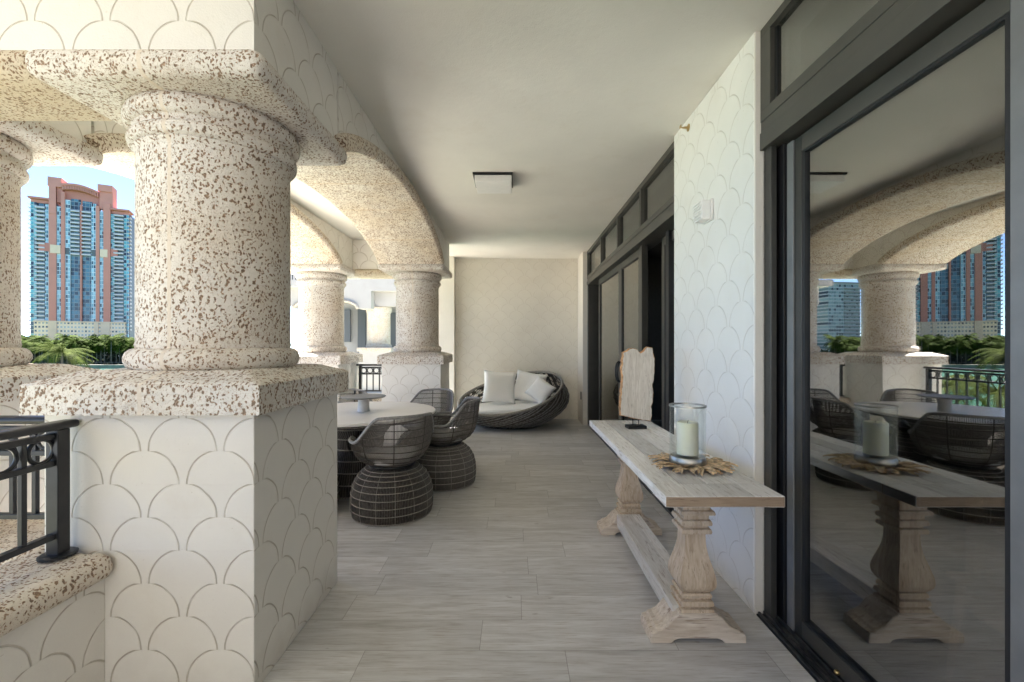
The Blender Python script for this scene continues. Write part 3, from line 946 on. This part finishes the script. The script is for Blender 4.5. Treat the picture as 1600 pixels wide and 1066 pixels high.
# seat cushion
def cushion_bm(hx, hy, h, p=3.2, n=26):
    bm = bmesh.new()
    prof = []
    K = 6
    for k in range(2 * K + 1):
        a = -PI / 2 + PI * k / (2 * K)
        prof.append((1 - .10 * (1 - math.cos(a)), h / 2 * math.sin(a)))
    rings = []
    for (f, z) in prof:
        rg = []
        for i in range(64):
            a = 2 * PI * i / 64
            ca, sa = math.cos(a), math.sin(a)
            rg.append(bm.verts.new((hx * f * math.copysign(abs(ca) ** .85, ca), hy * f * math.copysign(abs(sa) ** .85, sa), z)))
        rings.append(rg)
    for a, b in zip(rings[:-1], rings[1:]):
        for i in range(64): bm.faces.new((a[i], a[(i + 1) % 64], b[(i + 1) % 64], b[i]))
    bm.faces.new(list(reversed(rings[0]))); bm.faces.new(rings[-1])
    return bm
bm = cushion_bm(.78, .53, .10)
o = smooth_angle(obj('seat_cushion', bm, M['cushion'], t), 50); o.location = (-.02, -.01, .315); o.rotation_euler = (0.02, -.05, 0)

def pillow_bm(s, th, n=16, seed=0):
    bm = bmesh.new(); g = {}
    for sd_ in (1, -1):
        for i in range(n + 1):
            for j in range(n + 1):
                u, v = 2 * i / n - 1, 2 * j / n - 1
                if sd_ == -1 and (i in (0, n) or j in (0, n)):
                    g[(sd_, i, j)] = g[(1, i, j)]; continue
                pin = 1 - .085 * (1 - abs(u) ** 2) * abs(v) ** 2 * 1; pin2 = 1 - .085 * (1 - abs(v) ** 2) * abs(u) ** 2
                x, z = u * s / 2 * pin2, v * s / 2 * pin
                y = sd_ * th / 2 * ((1 - u ** 4) * (1 - v ** 4)) ** .55
                y += .006 * noise.noise(Vector((u * 3 + seed, v * 3, sd_)))
                g[(sd_, i, j)] = bm.verts.new((x, y, z))
        for i in range(n):
            for j in range(n):
                q = [g[(sd_, i, j)], g[(sd_, i + 1, j)], g[(sd_, i + 1, j + 1)], g[(sd_, i, j + 1)]]
                if sd_ == 1: q.reverse()
                bm.faces.new(q)
    return bm
for k, (x, y, z, s, th, rx, ry, rz, lab) in enumerate([
        (-.255, 7.79, .665, .58, .15, -18, 4, 3, 'large white square pillow on the left of the nest sofa'),
        (.27, 7.86, .655, .56, .15, -20, 9, -14, 'large white square pillow behind, on the right of the nest sofa'),
        (.455, 7.66, .615, .40, .13, -26, 32, -30, 'small textured white pillow leaning at the right side of the nest sofa')]):
    o = obj('pillow', pillow_bm(s, th, seed=k * 5), M['cushion'], None, True)
    o.location = (x, y, z); o.rotation_euler = (R(rx), R(ry), R(rz))
    tag(o, lab, 'pillow', 'white pillows on the nest sofa')

# ------------------------------------------------------------------ console table
t = thing('console_table', 'long weathered wood console table with two carved pedestals against the wall', 'console table', (.865, 2.73, 0))
def CL(bm): bm.transform(Matrix.Translation((-.865, -2.73, 0))); return bm
bm = bmesh.new()
# four long boards and a breadboard end, irregular edges
xs = [.62, .742, .865, .988, 1.109]
for a, b in zip(xs[:-1], xs[1:]):
    box(bm, a + .0026, b - .0026, 1.991, 3.515, .736, .780, .0025, 1)
box(bm, .62, 1.109, 1.816, 1.9835, .735, .7805, .003, 1)
box(bm, .62, 1.109, 3.5215, 3.65, .735, .7805, .003, 1)
box(bm, .63, 1.10, 1.86, 3.60, .742, .768)  # black sheet under the boards, stands in for shade in the gaps
CL(bm)
for f in bm.faces:
    c = f.calc_center_median()
    if f.normal.y < -.8 or abs(f.normal.x) > .8: f.material_index = 1
bm.normal_update()
for f in bm.faces:
    f.material_index = 1 if (f.normal.y < -.8) else (2 if abs(f.calc_center_median().z - .755) < .0135 and f.calc_area() > .3 else 0)
bmesh.ops.subdivide_edges(bm, edges=[e for e in bm.edges if e.calc_length() > .1], cuts=14, use_grid_fill=True)
for v in bm.verts:
    v.co += Vector((noise.noise(v.co * 9), noise.noise(v.co * 9 + Vector((5, 0, 0))), noise.noise(v.co * 7 + Vector((0, 9, 0))) * .5)) * .0022
obj('tabletop', bm, [M['wood_top'], M['wood_end'], M['black']], t)
def square_lathe(bm, prof, cx, cy, ry=1.0):
    rings = []
    for (r_, z) in prof:
        rings.append([bm.verts.new((cx + a * r_, cy + b * r_ * ry, z)) for a, b in ((-1, -1), (1, -1), (1, 1), (-1, 1))])
    for a, b in zip(rings[:-1], rings[1:]):
        for i in range(4): bm.faces.new((a[i], a[(i + 1) % 4], b[(i + 1) % 4], b[i]))
    bm.faces.new(list(reversed(rings[0]))); bm.faces.new(rings[-1])
def smoothprof(pts, k=6):
    out = []
    for i in range(len(pts) - 1):
        p0 = pts[max(i - 1, 0)]; p1 = pts[i]; p2 = pts[i + 1]; p3 = pts[min(i + 2, len(pts) - 1)]
        for j in range(k):
            u = j / k
            out.append(tuple(.5 * ((2 * p1[d]) + (-p0[d] + p2[d]) * u + (2 * p0[d] - 5 * p1[d] + 4 * p2[d] - p3[d]) * u * u + (-p0[d] + 3 * p1[d] - 3 * p2[d] + p3[d]) * u ** 3) for d in (0, 1)))
    out.append(pts[-1]); return out
body = smoothprof([(.048, .492), (.050, .45), (.058, .40), (.072, .35), (.084, .30), (.084, .265), (.072, .240), (.058, .226)], 5)
prof = ([(.095, .735), (.095, .70), (.066, .655), (.064, .618)] + [(.078, .616), (.082, .606), (.080, .598), (.060, .592), (.058, .572)]
        + [(.068, .568), (.072, .556), (.070, .545), (.056, .541), (.055, .531), (.068, .527), (.071, .515), (.068, .505), (.050, .499)] + body
        + [(.066, .224), (.071, .214), (.068, .203), (.060, .200), (.060, .194), (.074, .190), (.077, .178), (.074, .167), (.064, .164), (.064, .158), (.076, .154), (.078, .140)])
prof = list(reversed(prof))
foot = [(-.225, 0), (-.225, .030), (-.218, .046), (-.200, .052), (-.190, .062), (-.172, .066), (-.150, .078), (-.130, .100), (-.112, .122), (-.092, .130), (-.088, .140),
        (.088, .140), (.092, .130), (.112, .122), (.130, .100), (.150, .078), (.172, .066), (.190, .062), (.200, .052), (.218, .046), (.225, .030), (.225, 0),
        (.125, 0), (.112, .014), (.09, .022), (-.09, .022), (-.112, .014), (-.125, 0)]
for cy in (2.165, 3.345):
    bm = bmesh.new(); square_lathe(bm, [(r_, z) for r_, z in prof], .865, cy)
    CL(bm)
    for v in bm.verts: v.co += Vector((noise.noise(v.co * 30), noise.noise(v.co * 30 + Vector((4, 4, 0))), 0)) * .0007
    p = obj('pedestal', bm, M['wood_leg'], t)
    smooth_angle(p, 38)
    bm = bmesh.new(); prism(bm, [(a + .865, b) for a, b in foot], cy - .085, cy + .085, 'y'); CL(bm)
    bmesh.ops.bevel(bm, geom=[e for e in bm.edges if abs((e.verts[0].co - e.verts[1].co).y) < .01], offset=.004, segments=1, affect='EDGES')
    obj('foot', bm, M['wood_foot'], p)
    obj('top_cleat', CL(B(.70, 1.03, cy - .045, cy + .045, .698, .7355, .004)), M['wood_foot'], p)
obj('stretcher', CL(B(.757, .925, 2.125, 3.27, .066, .154, .004)), M['wood_top'], t)

# ------------------------------------------------------------------ things on the console
ZT = .7815
t = thing('hurricane_candle_holder', 'clear glass hurricane with metal rim and base on the console table', 'candle holder', (.893, 2.285, ZT + .012))
bm = bmesh.new()
lathe(bm, [(.088, .0), (.090, .004), (.088, .030), (.084, .038)], 48)
smooth_angle(obj('metal_base', bm, M['chrome'], t), 40)
bm = bmesh.new()
lathe(bm, [(.0845, .036), (.0885, .045), (.0885, .295), (.0855, .295), (.0855, .050), (.05, .046)], 56, cap=False)
smooth_angle(obj('glass_cylinder', bm, M['clear'], t), 40)
bm = bmesh.new()
lathe(bm, [(.0845, .290), (.0905, .290), (.0905, .2985), (.0845, .2985), (.0845, .290)], 56, cap=False)
obj('metal_rim', bm, M['chrome'], t)
t2 = thing('pillar_candle', 'cream white pillar candle inside the glass hurricane', 'candle', (.893, 2.285, ZT + .059))
bm = bmesh.new()
lathe(bm, [(.052, 0), (.053, .006), (.0525, .155), (.049, .163), (.040, .160), (.02, .154), (.0, .153)], 40, cap=False)
smooth_angle(obj('wax', bm, M['wax'], t2), 60)
bm = bmesh.new(); tube(bm, [(0, 0, .152), (.001, 0, .163), (.004, 0, .172)], .0015, 5); obj('wick', bm, M['gasket'], t2)

# ring of dried leaves
bm = bmesh.new()
def leaf(bm, cx, cy, a, L, W, z0, lift, curl, rnd):
    n = 7
    L_, R_, C_ = [], [], []
    for k in range(n + 1):
        s = k / n
        wd = W * math.sin(PI * min(1, s * .92 + .06)) ** .7 * (1 - .25 * s)
        bend = .10 * math.sin(s * 3 + rnd) * L
        x, y = s * L, bend
        z = z0 + lift * math.sin(PI * s * .9) + .003 * math.sin(s * 9 + rnd * 5)
        for side, lst, zz in ((1, L_, curl), (-1, R_, curl * .6), (0, C_, 0)):
            px, py = x, y + side * wd
            lst.append(bm.verts.new((cx + px * math.cos(a) - py * math.sin(a), cy + px * math.sin(a) + py * math.cos(a), z + zz * (side != 0))))
    for k in range(n):
        bm.faces.new((R_[k], R_[k + 1], C_[k + 1], C_[k])); bm.faces.new((C_[k], C_[k + 1], L_[k + 1], L_[k]))
for ring, (r0, cnt, z0) in enumerate(((.055, 24, .002), (.085, 30, .006))):
    for i in range(cnt):
        a = 2 * PI * i / cnt + random.uniform(-.12, .12)
        cx, cy = r0 * math.cos(a), r0 * math.sin(a)
        leaf(bm, cx, cy, a + random.uniform(-.35, .35), random.uniform(.10, .14), random.uniform(.014, .026), z0, random.uniform(.004, .012), random.uniform(.002, .009), random.uniform(0, 6))
lathe(bm, [(.02, .0015), (.098, .0015), (.098, .004), (.02, .004)], 30)
o = obj('leaf_centerpiece', bm, M['gold_leaf'])
sm = o.modifiers.new('s', 'SOLIDIFY'); sm.thickness = .0018; sm.offset = 1
o.location = (.905, 2.275, ZT + .0015)
tag(o, 'ring of curled gold brown dried leaves under the glass hurricane', 'table mat')

# driftwood slab on a stand
t = thing('driftwood_sculpture', 'pale driftwood slab with bark edges on a small black stand', 'sculpture', (.905, 3.30, ZT), R(4))
out = [(-.125, .098), (-.05, .078), (.04, .060), (.105, .052), (.118, .10), (.112, .16), (.126, .20), (.128, .26), (.122, .33), (.134, .36), (.136, .46), (.138, .52), (.132, .535), (.120, .60), (.078, .604),
       (.058, .578), (.03, .560), (.002, .586), (-.03, .598), (-.055, .592), (-.075, .575), (-.104, .565), (-.108, .50), (-.114, .42), (-.106, .36), (-.118, .28), (-.124, .18)]
# resample and roughen the outline, keep a thick slab
pts = []
for i in range(len(out)):
    a, b = Vector(out[i]), Vector(out[(i + 1) % len(out)])
    k = max(1, int((b - a).length / .012))
    for j in range(k):
        p = a.lerp(b, j / k); q = noise.noise(Vector((p.x * 40, p.y * 40, 3))) * .0045
        pts.append((p.x + q, p.y + q * .8))
bm = bmesh.new()
n = len(pts); layers = []
for (dy, sc_) in ((-.024, .955), (-.018, .99), (0, 1.0), (.018, .99), (.024, .955)):
    layers.append([bm.verts.new((x * sc_ + .004 * noise.noise(Vector((x * 30, dy * 50, z * 30))), dy, .33 + (z - .33) * (1 - (1 - sc_) * .5) )) for x, z in pts])
for a, b in zip(layers[:-1], layers[1:]):
    for i in range(n):
        f = bm.faces.new((a[i], a[(i + 1) % n], b[(i + 1) % n], b[i])); f.material_index = 1
f = bm.faces.new(layers[0]); g = bm.faces.new(list(reversed(layers[-1])))
bmesh.ops.recalc_face_normals(bm, faces=bm.faces[:])
obj('slab', bm, [M['drift'], M['bark']], t)
obj('stand_base', B(-.068, .068, -.045, .045, 0, .022, .002), M['black'], t)
bm = bmesh.new()
tube(bm, [(-.022, 0, .02), (-.022, 0, .10)], .004, 6); tube(bm, [(.022, 0, .02), (.022, 0, .09)], .004, 6)
tube(bm, [(-.075, -.03, .088), (-.075, .03, .088)], .004, 6); tube(bm, [(-.11, -.002, .088), (.11, -.002, .052)], .004, 6)
obj('stand_prongs', bm, M['black'], t)

# ------------------------------------------------------------------ fixtures
t = thing('ceiling_light', 'square ceiling light with black top frame and white shade', 'ceiling light', (-.20, 4.37, CEIL))
obj('top_frame', B(-.19, .19, -.185, .185, -.022, -.001, .003), M['black'], t)
obj('shade', B(-.172, .178, -.172, .172, -.085, -.022, .006, 3), M['white_plastic'], t)
t = thing('alarm_strobe', 'white box alarm with louvred face on the scale patterned wall', 'alarm', (XW, 2.84, 2.25))
obj('back_plate', B(-.018, -.001, -.062, .062, -.066, .066, .004), M['white_plastic'], t)
obj('housing', B(-.075, -.018, -.056, .056, -.060, .060, .006), M['white_plastic'], t)
bm = bmesh.new()
for k in range(6):
    z = -.046 + k * .0185
    bm2 = [(-.076, z), (-.086, z - .004), (-.086, z + .002), (-.076, z + .010)]
    prism(bm, bm2, -.048, .048, 'y')
obj('louvres', bm, M['white_plastic'], t)
t = thing('fire_sprinkler', 'small brass fire sprinkler head high on the white wall near the ceiling', 'sprinkler', (XW, 3.18, 2.955))
bm = bmesh.new(); lathe(bm, [(.026, 0), (.026, .004), (.012, .008)], 20); bm.transform(Matrix.Rotation(-PI / 2, 4, 'Y'))
obj('escutcheon', bm, M['brass'], t, False)
bm = bmesh.new(); tube(bm, [(-.005, 0, 0), (-.03, 0, 0)], .008, 8); tube(bm, [(-.03, -.010, 0), (-.055, 0, 0)], .003, 6); tube(bm, [(-.03, .010, 0), (-.055, 0, 0)], .003, 6)
box(bm, -.060, -.055, -.014, .014, -.002, .016)
obj('deflector', bm, M['brass'], t)
# indoor wooden chair seen through the glass
t = thing('wooden_chair', 'curved wooden chair indoors behind the right glass door', 'chair', (1.985, 1.63, 0), R(-8))
obj('seat', B(-.21, .21, -.21, .21, .43, .455, .01), M['chair_wood'], t)
bm = bmesh.new()
pts_ = [(.23 * math.cos(R(110 + 140 * k / 14)), .23 * math.sin(R(110 + 140 * k / 14))) for k in range(15)]
inn = [(.21 * math.cos(R(110 + 140 * k / 14)), .21 * math.sin(R(110 + 140 * k / 14))) for k in range(15)]
prism(bm, pts_ + list(reversed(inn)), .36, .765)
obj('backrest', bm, M['chair_wood'], t)
for sx in (-1, 1):
    for sy in (-1, 1):
        bm = bmesh.new(); tube(bm, [(sx * .17, sy * .17, .43), (sx * .20, sy * .20, -.005)], .018, 8, r2=.011)
        obj('leg', bm, M['chair_wood'], t, True)

# ------------------------------------------------------------------ neighbouring wing of the building
t = thing('neighbour_wing', 'white arcaded wing of the same building seen between the far columns', 'building', (0, 15.48, -.406))
t.scale = (1.29,) * 3
pw = [(-6.1, 6.4), (-6.1, 2.50)]
for k in range(17):
    a = PI * k / 16
    pw.append((-5.08 - .86 * math.cos(a), 2.38 + .26 * math.sin(a) ** .8))
pw += [(-3.86, 2.38), (-3.86, 2.86), (-1.96, 2.86), (-1.96, 6.4)]
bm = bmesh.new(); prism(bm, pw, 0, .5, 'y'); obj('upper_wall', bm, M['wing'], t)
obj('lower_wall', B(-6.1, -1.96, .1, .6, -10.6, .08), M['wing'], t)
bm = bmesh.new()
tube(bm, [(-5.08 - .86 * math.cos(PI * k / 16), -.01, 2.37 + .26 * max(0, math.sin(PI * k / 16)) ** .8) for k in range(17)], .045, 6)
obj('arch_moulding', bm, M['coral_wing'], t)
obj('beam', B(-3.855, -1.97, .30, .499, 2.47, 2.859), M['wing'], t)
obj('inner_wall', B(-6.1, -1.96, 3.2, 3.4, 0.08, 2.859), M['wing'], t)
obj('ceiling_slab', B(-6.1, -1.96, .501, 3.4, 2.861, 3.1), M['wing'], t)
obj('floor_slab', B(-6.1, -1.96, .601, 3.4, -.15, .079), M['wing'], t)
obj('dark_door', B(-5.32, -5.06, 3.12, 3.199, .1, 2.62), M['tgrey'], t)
obj('louvred_window', B(-4.40, -3.3, 3.12, 3.199, .5, 2.5), M['tgrey'], t)
obj('louvred_window', B(-5.90, -5.58, 3.12, 3.199, 1.5, 2.6), M['tgrey'], t)
obj('upper_balcony', B(-6.1, -5.55, -.55, -.002, 2.92, 3.08), M['wing'], t)
bm = bmesh.new()
for k in range(7):
    x = -6.05 + k * .08
    box(bm, x - .008, x + .008, -.52, -.50, 3.08, 3.82)
box(bm, -6.1, -5.55, -.54, -.48, 3.82, 3.86)
obj('upper_railing', bm, M['rail'], t)
bm = bmesh.new()
box(bm, -6.1, -5.86, 1.0, 2.4, .08, 2.859)
obj('side_pier', bm, M['wing'], t)
t = thing('arcade_pillar', 'pillar of the neighbouring white wing, small between the two far columns', 'pillar', (-4.95, 16.28, -.406), 0, 'stone topped arcade pillars')
t.scale = (1.29,) * 3
obj('pier', B(-.42, .42, -.42, .42, .08, 1.22), M['wing'], t)
obj('coping', B(-.47, .47, -.47, .47, 1.22, 1.33, .02), M['coral_wing'], t)
bm = bmesh.new(); lathe(bm, [(.35, 1.33), (.36, 1.38), (.32, 1.42), (.318, 2.28), (.35, 2.33), (.355, 2.46)], 40)
smooth_angle(obj('shaft', bm, M['coral_wing'], t), 40)

# ------------------------------------------------------------------ salmon tower across the water
TA = Vector((-395.0, 362.0)); TD = Vector((56.0, 30.0)); TL = TD.length
def tt(u):
    r = (u - 803) / 694
    return TL * (395 + 362 * r) / (56 - 30 * r)
def zz(v, u):
    s = tt(u) / TL
    return CAMZ + (539 - v) * (362 + 30 * s) / 694 + 9.4
tower = thing('salmon_tower', 'tall salmon and teal glass apartment tower across the water', 'tower', (TA.x, TA.y, -9.4), math.atan2(TD.y, TD.x))
FL = 3.3
def tb(name, u0, u1, z0, z1, d0, d1, m, parent=None):
    return obj(name, B(tt(u0), tt(u1), d0, d1, z0, z1), M[m], parent or tower)
zt_l, zt_r = zz(308, 60), zz(327, 190)        # wing roofs
zbelt0, zbelt1 = zz(402, 90), zz(386, 90)
zpod = zz(504, 100)
X = tt
def pod(u0, u1): return zpod
tb('core_wall', 46, 200, 0, zz(312, 60) - 3, 4.0, 26, 'tgrey')
# piers in salmon paint (front proud)
piers = [(76.5, 88, zz(290, 80)), (95.5, 101.5, zz(300, 98)), (150, 155.2, zz(322, 152)), (161.8, 172.4, zz(318, 166))]
for a, b, zt_ in piers:
    tb('pier', a, b, zpod, zt_, -.6, 4.2, 'coralpaint')
tb('pier', 124.5, 127.2, zpod, zz(320, 125), .6, 4.2, 'coralpaint')
# glazing strips
for a, b, m, zt_, d in ((45.5, 55.3, 'win_teal', zt_l - 4, 2.0), (69.6, 76.4, 'win_strip', zt_l - 5, 1.0), (88.1, 95.4, 'win_strip', zz(322, 92), .6), (101.6, 109, 'win_strip', zz(312, 105), .6),
                     (142.5, 149.9, 'win_strip', zz(318, 146), .6), (155.3, 161.7, 'win_strip', zz(330, 158), .6), (172.5, 178.2, 'win_teal', zt_r - 5, 1.0), (192.5, 199.5, 'win_teal', zt_r - 4, 2.0)):
    tb('window_strip', a, b, zpod - (12 if m == 'win_teal' else 0), zt_, d, 4.1, m)
tb('window_strip', 109.1, 124.4, zpod, zz(310, 116), 2.6, 4.1, 'win_blue')
tb('window_strip', 127.3, 142.4, zpod, zz(314, 135), 2.6, 4.1, 'win_blue')
tb('window_strip', 55.4, 69.5, zpod, zt_l - 4, 3.2, 4.1, 'win_blue')
tb('window_strip', 178.3, 192.4, zpod, zt_r - 4, 3.2, 4.1, 'win_blue')
# crown
tb('crown_block', 75, 97, zz(292, 86), zz(277.5, 86), -1.0, 12, 'coralpaint')
tb('crown_block', 77, 88, zz(312, 86) - 12, zz(292, 86), -1.0, 12, 'coralpaint')
tb('crown_block', 88, 97, zz(316, 92), zz(292, 92), 1.2, 12, 'coralpaint')
tb('crown_block', 153, 176, zz(300, 165), zz(289.5, 165), -1.0, 12, 'coralpaint')
tb('crown_block', 155, 176, zz(327, 165), zz(300, 165), 0.4, 12, 'coralpaint')
bm = bmesh.new()
u0c, u1c = X(97), X(154)
NN = 22
for k in range(NN):
    a, b = k / NN, (k + 1) / NN
    xa, xb = u0c + (u1c - u0c) * a, u0c + (u1c - u0c) * b
    za = zz(294, 125) + 1.9 * math.sin(PI * (a + b) / 2) - 1.5 * (a + b)
    box(bm, xa, xb - .01, -1.5 - 2 * math.sin(PI * (a + b) / 2), 6, za, za + 1.7)
    if k % 1 == 0:
        box(bm, xa + .2, xa + .9, -.8 - 2 * math.sin(PI * (a + b) / 2), 5, za - 3.2, za)
obj('crown_arc', bm, M['coralpaint'], tower)
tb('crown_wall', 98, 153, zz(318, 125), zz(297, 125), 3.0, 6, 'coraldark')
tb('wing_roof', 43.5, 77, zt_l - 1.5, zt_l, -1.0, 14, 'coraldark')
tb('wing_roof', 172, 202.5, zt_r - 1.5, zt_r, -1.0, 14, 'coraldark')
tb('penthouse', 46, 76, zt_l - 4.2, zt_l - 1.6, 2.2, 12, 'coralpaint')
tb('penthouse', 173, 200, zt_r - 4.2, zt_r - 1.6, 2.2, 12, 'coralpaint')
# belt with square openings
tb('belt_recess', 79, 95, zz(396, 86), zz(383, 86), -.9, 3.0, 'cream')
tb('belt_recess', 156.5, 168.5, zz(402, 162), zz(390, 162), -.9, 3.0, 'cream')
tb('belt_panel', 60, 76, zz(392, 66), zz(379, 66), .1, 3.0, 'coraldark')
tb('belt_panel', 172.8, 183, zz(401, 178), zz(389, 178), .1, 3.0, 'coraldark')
for a, b in ((96, 108), (143, 152)):
    tb('belt_recess', a, b, zz(397, 100), zz(387, 100), .2, 3.0, 'tgrey')
# podium
tb('podium', 53, 196, 0, zpod, 0.0, 26, 'win_pod')
tb('podium_band', 52.5, 196.5, zpod, zpod + 1.2, -.8, 3, 'cream')
for a, b in ((76, 89), (148, 154), (158, 172)):
    tb('podium_pier', a, b, 0, zpod - .01, -.7, 1, 'cream')
# balconies : left wing, right wing, centre
def balc(x0, x1, dep, y1=3.2):
    bm = bmesh.new()
    box(bm, x0, x1, -dep, y1, 0, .32)
    box(bm, x0, x1, -dep, -dep + .12, .32, 1.25)
    return bm
for (u0, u1, nfl, dep, zmax, off, m) in ((54.5, 70, 33, .6, zt_l - 5, 0, 'slab'), (177.5, 193, 31, .6, zt_r - 5, 0, 'slab'), (110, 124.2, 18, .4, zz(325, 116), 17, 'slab'), (127.6, 142, 18, .4, zz(325, 134), 17, 'slab')):
    first = None
    z = zpod + 1.3 + off * FL
    k = 0
    while z < zmax - 1 and k < nfl:
        if first is None:
            first = obj('balcony', balc(X(u0), X(u1), dep), M['slab'], tower); first.location = (0, 0, z)
        else:
            c = first.copy(); COL.objects.link(c); c.parent = tower; c.location = (0, 0, z)
        z += FL; k += 1
# projecting slab ends at both sides: one part each, as they are tiny
bm = bmesh.new(); z = zpod - 6
while z < zt_l - 5:
    box(bm, X(43.2), X(46.5), 1.0, 6, z, z + .4); box(bm, X(43.2), X(43.4), 1.0, 6, z + .4, z + 1.3); z += FL
obj('slab_edges', bm, M['slab'], tower)
bm = bmesh.new(); z = zpod - 6
while z < zt_r - 5:
    box(bm, X(198.5), X(203), 1.0, 6, z, z + .4); box(bm, X(202.8), X(203), 1.0, 6, z + .4, z + 1.3); z += FL
obj('slab_edges', bm, M['slab'], tower)

# pale tower (seen mirrored in the glass)
t = thing('pale_tower', 'pale apartment tower with rows of white balconies, mirrored in the glass door', 'tower', (-292, 400, -9.4), R(-10))
obj('tower_wall', B(-20, 14, 0, 20, 0, 66), M['win_pale'], t)
for k in range(20):
    o = obj('balcony', B(-20.5, -3, -1.2, 1, 0, 1.2), M['wing'], t) if k == 0 else first.copy()
    if k == 0: first = o
    else: COL.objects.link(o); o.parent = t
    o.location = (0, 0, 2 + k * 3.1)
obj('roof_parapet', B(-20.5, 14.5, -.5, 20, 66, 67.4), M['wing'], t)
# low houses further off
for k, (x, y, w_, h_, c_) in enumerate([(-270, 420, 26, 17, (.5, .5, .48)), (-246, 430, 18, 12, (.5, .42, .36)), (-448, 420, 30, 10, (.55, .52, .46)), (-300, 470, 40, 14, (.48, .45, .42))]):
    t = thing('low_house', ['pale low block to the right of the pale tower in the reflection', 'small tan roofed house beyond the palms in the reflection', 'low cream house left of the salmon tower base', 'wide beige low block behind the pale tower'][k], 'building', (x, y, -9.4), 0)
    obj('wall', B(-w_ / 2, w_ / 2, 0, 14, 0, h_), M['win_pod'], t)
    obj('roof', B(-w_ / 2 - 1, w_ / 2 + 1, -1, 15, h_, h_ + 1), M['coraldark'], t)

# ------------------------------------------------------------------ palms
def frond(bm, base, az_, L, droop, rise, nseg=10, lw=.42, wmul=1.0, leaf_w=.055):
    d = Vector((math.cos(az_), math.sin(az_), 0)); s = Vector((-math.sin(az_), math.cos(az_), 0))
    P = []
    for k in range(nseg + 1):
        f = k / nseg
        P.append(base + d * L * (f - .12 * f * f * droop) + Vector((0, 0, rise * L * f - droop * L * f * f * .75)))
    for k in range(1, nseg + 1):
        f = k / nseg
        ll = lw * L * math.sin(PI * (.12 + .86 * f)) ** .7
        for side in (-1, 1):
            a = P[k]; b = P[k - 1]
            tip = a + s * side * ll * .72 + d * ll * .55 - Vector((0, 0, ll * random.uniform(.25, .6)))
            mid = a.lerp(b, leaf_w * 10)
            bm.faces.new((bm.verts.new(a), bm.verts.new(mid), bm.verts.new(tip)))
    tube(bm, P, .012 * L, 3)
def make_palm(name, H, L, nfr, nseg, lab, loc, leafm, group=None, lean=(0, 0), lw=.42, leaf_w=.055):
    t = thing(name, lab, 'palm tree', loc, random.uniform(0, 6), group)
    bm = bmesh.new()
    top = Vector((lean[0], lean[1], H))
    tube(bm, [(0, 0, 0), (lean[0] * .3, lean[1] * .3, H * .5), tuple(top)], .16 * L / 3, 7, r2=.09 * L / 3)
    obj('trunk', bm, M['trunk'], t, True)
    bm = bmesh.new()
    for k in range(nfr):
        rise = random.uniform(-.15, 1.0)
        frond(bm, top, 2 * PI * k / nfr * 2.618 + random.uniform(-.2, .2), L * random.uniform(.8, 1.1), random.uniform(.7, 1.15), rise, nseg, lw, leaf_w=leaf_w)
    obj('crown', bm, leafm, t)
    return t
near_labels = [
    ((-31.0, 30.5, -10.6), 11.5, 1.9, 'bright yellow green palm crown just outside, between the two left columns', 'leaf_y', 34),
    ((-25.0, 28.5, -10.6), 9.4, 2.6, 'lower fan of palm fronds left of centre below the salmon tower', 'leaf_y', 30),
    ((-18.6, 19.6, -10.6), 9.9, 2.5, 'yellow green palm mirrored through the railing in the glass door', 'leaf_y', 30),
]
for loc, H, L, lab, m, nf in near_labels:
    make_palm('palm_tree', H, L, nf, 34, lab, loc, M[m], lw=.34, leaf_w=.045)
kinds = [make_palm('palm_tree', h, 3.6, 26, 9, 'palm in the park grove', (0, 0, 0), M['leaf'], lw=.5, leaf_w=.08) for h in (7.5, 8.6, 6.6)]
spots = []
random.seed(21)
k = 0
for row, (yb, cnt) in enumerate(((243, 44), (254, 44), (268, 44))):
    for i in range(cnt):
        u = -15 + (330) * (i + random.uniform(-.3, .3)) / cnt
        y = yb + random.uniform(-4, 4)
        spots.append(((u - 803) / 694 * y, y, row))
for i, (x, y, row) in enumerate(spots):
    src = kinds[i % 3]
    o = src if i < 3 else copy_tree(src)
    o.location = (x, y, -9.4); o.rotation_euler = (0, 0, random.uniform(0, 6)); s_ = random.uniform(1.25, 1.75); o.scale = (s_ * .95, s_ * .95, s_)
    o['label'] = ['green park palm in the front row of the grove across the water', 'green park palm in the middle row of the grove across the water', 'green park palm in the back row of the grove across the water'][row]
    o['group'] = ['front row park palms', 'middle row park palms', 'back row park palms'][row]
# dark undergrowth at the foot of the grove
bm = bmesh.new()
random.seed(5)
for i in range(4200):
    y = random.uniform(247, 276); u = random.uniform(-20, 330); x = (u - 803) / 694 * y
    c = Vector((x, y, -9.4 + random.random() ** 1.4 * 7.5)); s_ = random.uniform(.5, 1.2)
    a = random.uniform(0, 6); d1 = Vector((math.cos(a), math.sin(a), random.uniform(-.4, .4))) * s_; d2 = Vector((random.uniform(-.4, .4), random.uniform(-.4, .4), 1)) * s_
    vs = [bm.verts.new(c + q) for q in (-d1, -d2 * .6, d1, d2)]
    bm.faces.new(vs)
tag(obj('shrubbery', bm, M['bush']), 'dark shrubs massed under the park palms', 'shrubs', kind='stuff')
# park fence
t = thing('park_fence', 'thin pale fence along the park lawn across the water', 'fence', (0, 238, -9.4))
bm = bmesh.new()
for i in range(90):
    x = -290 + i * 3; box(bm, x - .08, x + .08, -.08, .08, 0, 1.5)
obj('fence_posts', bm, M['sand'], t)
obj('fence_rail', B(-290, -20, -.05, .05, 1.4, 1.55), M['sand'], t)
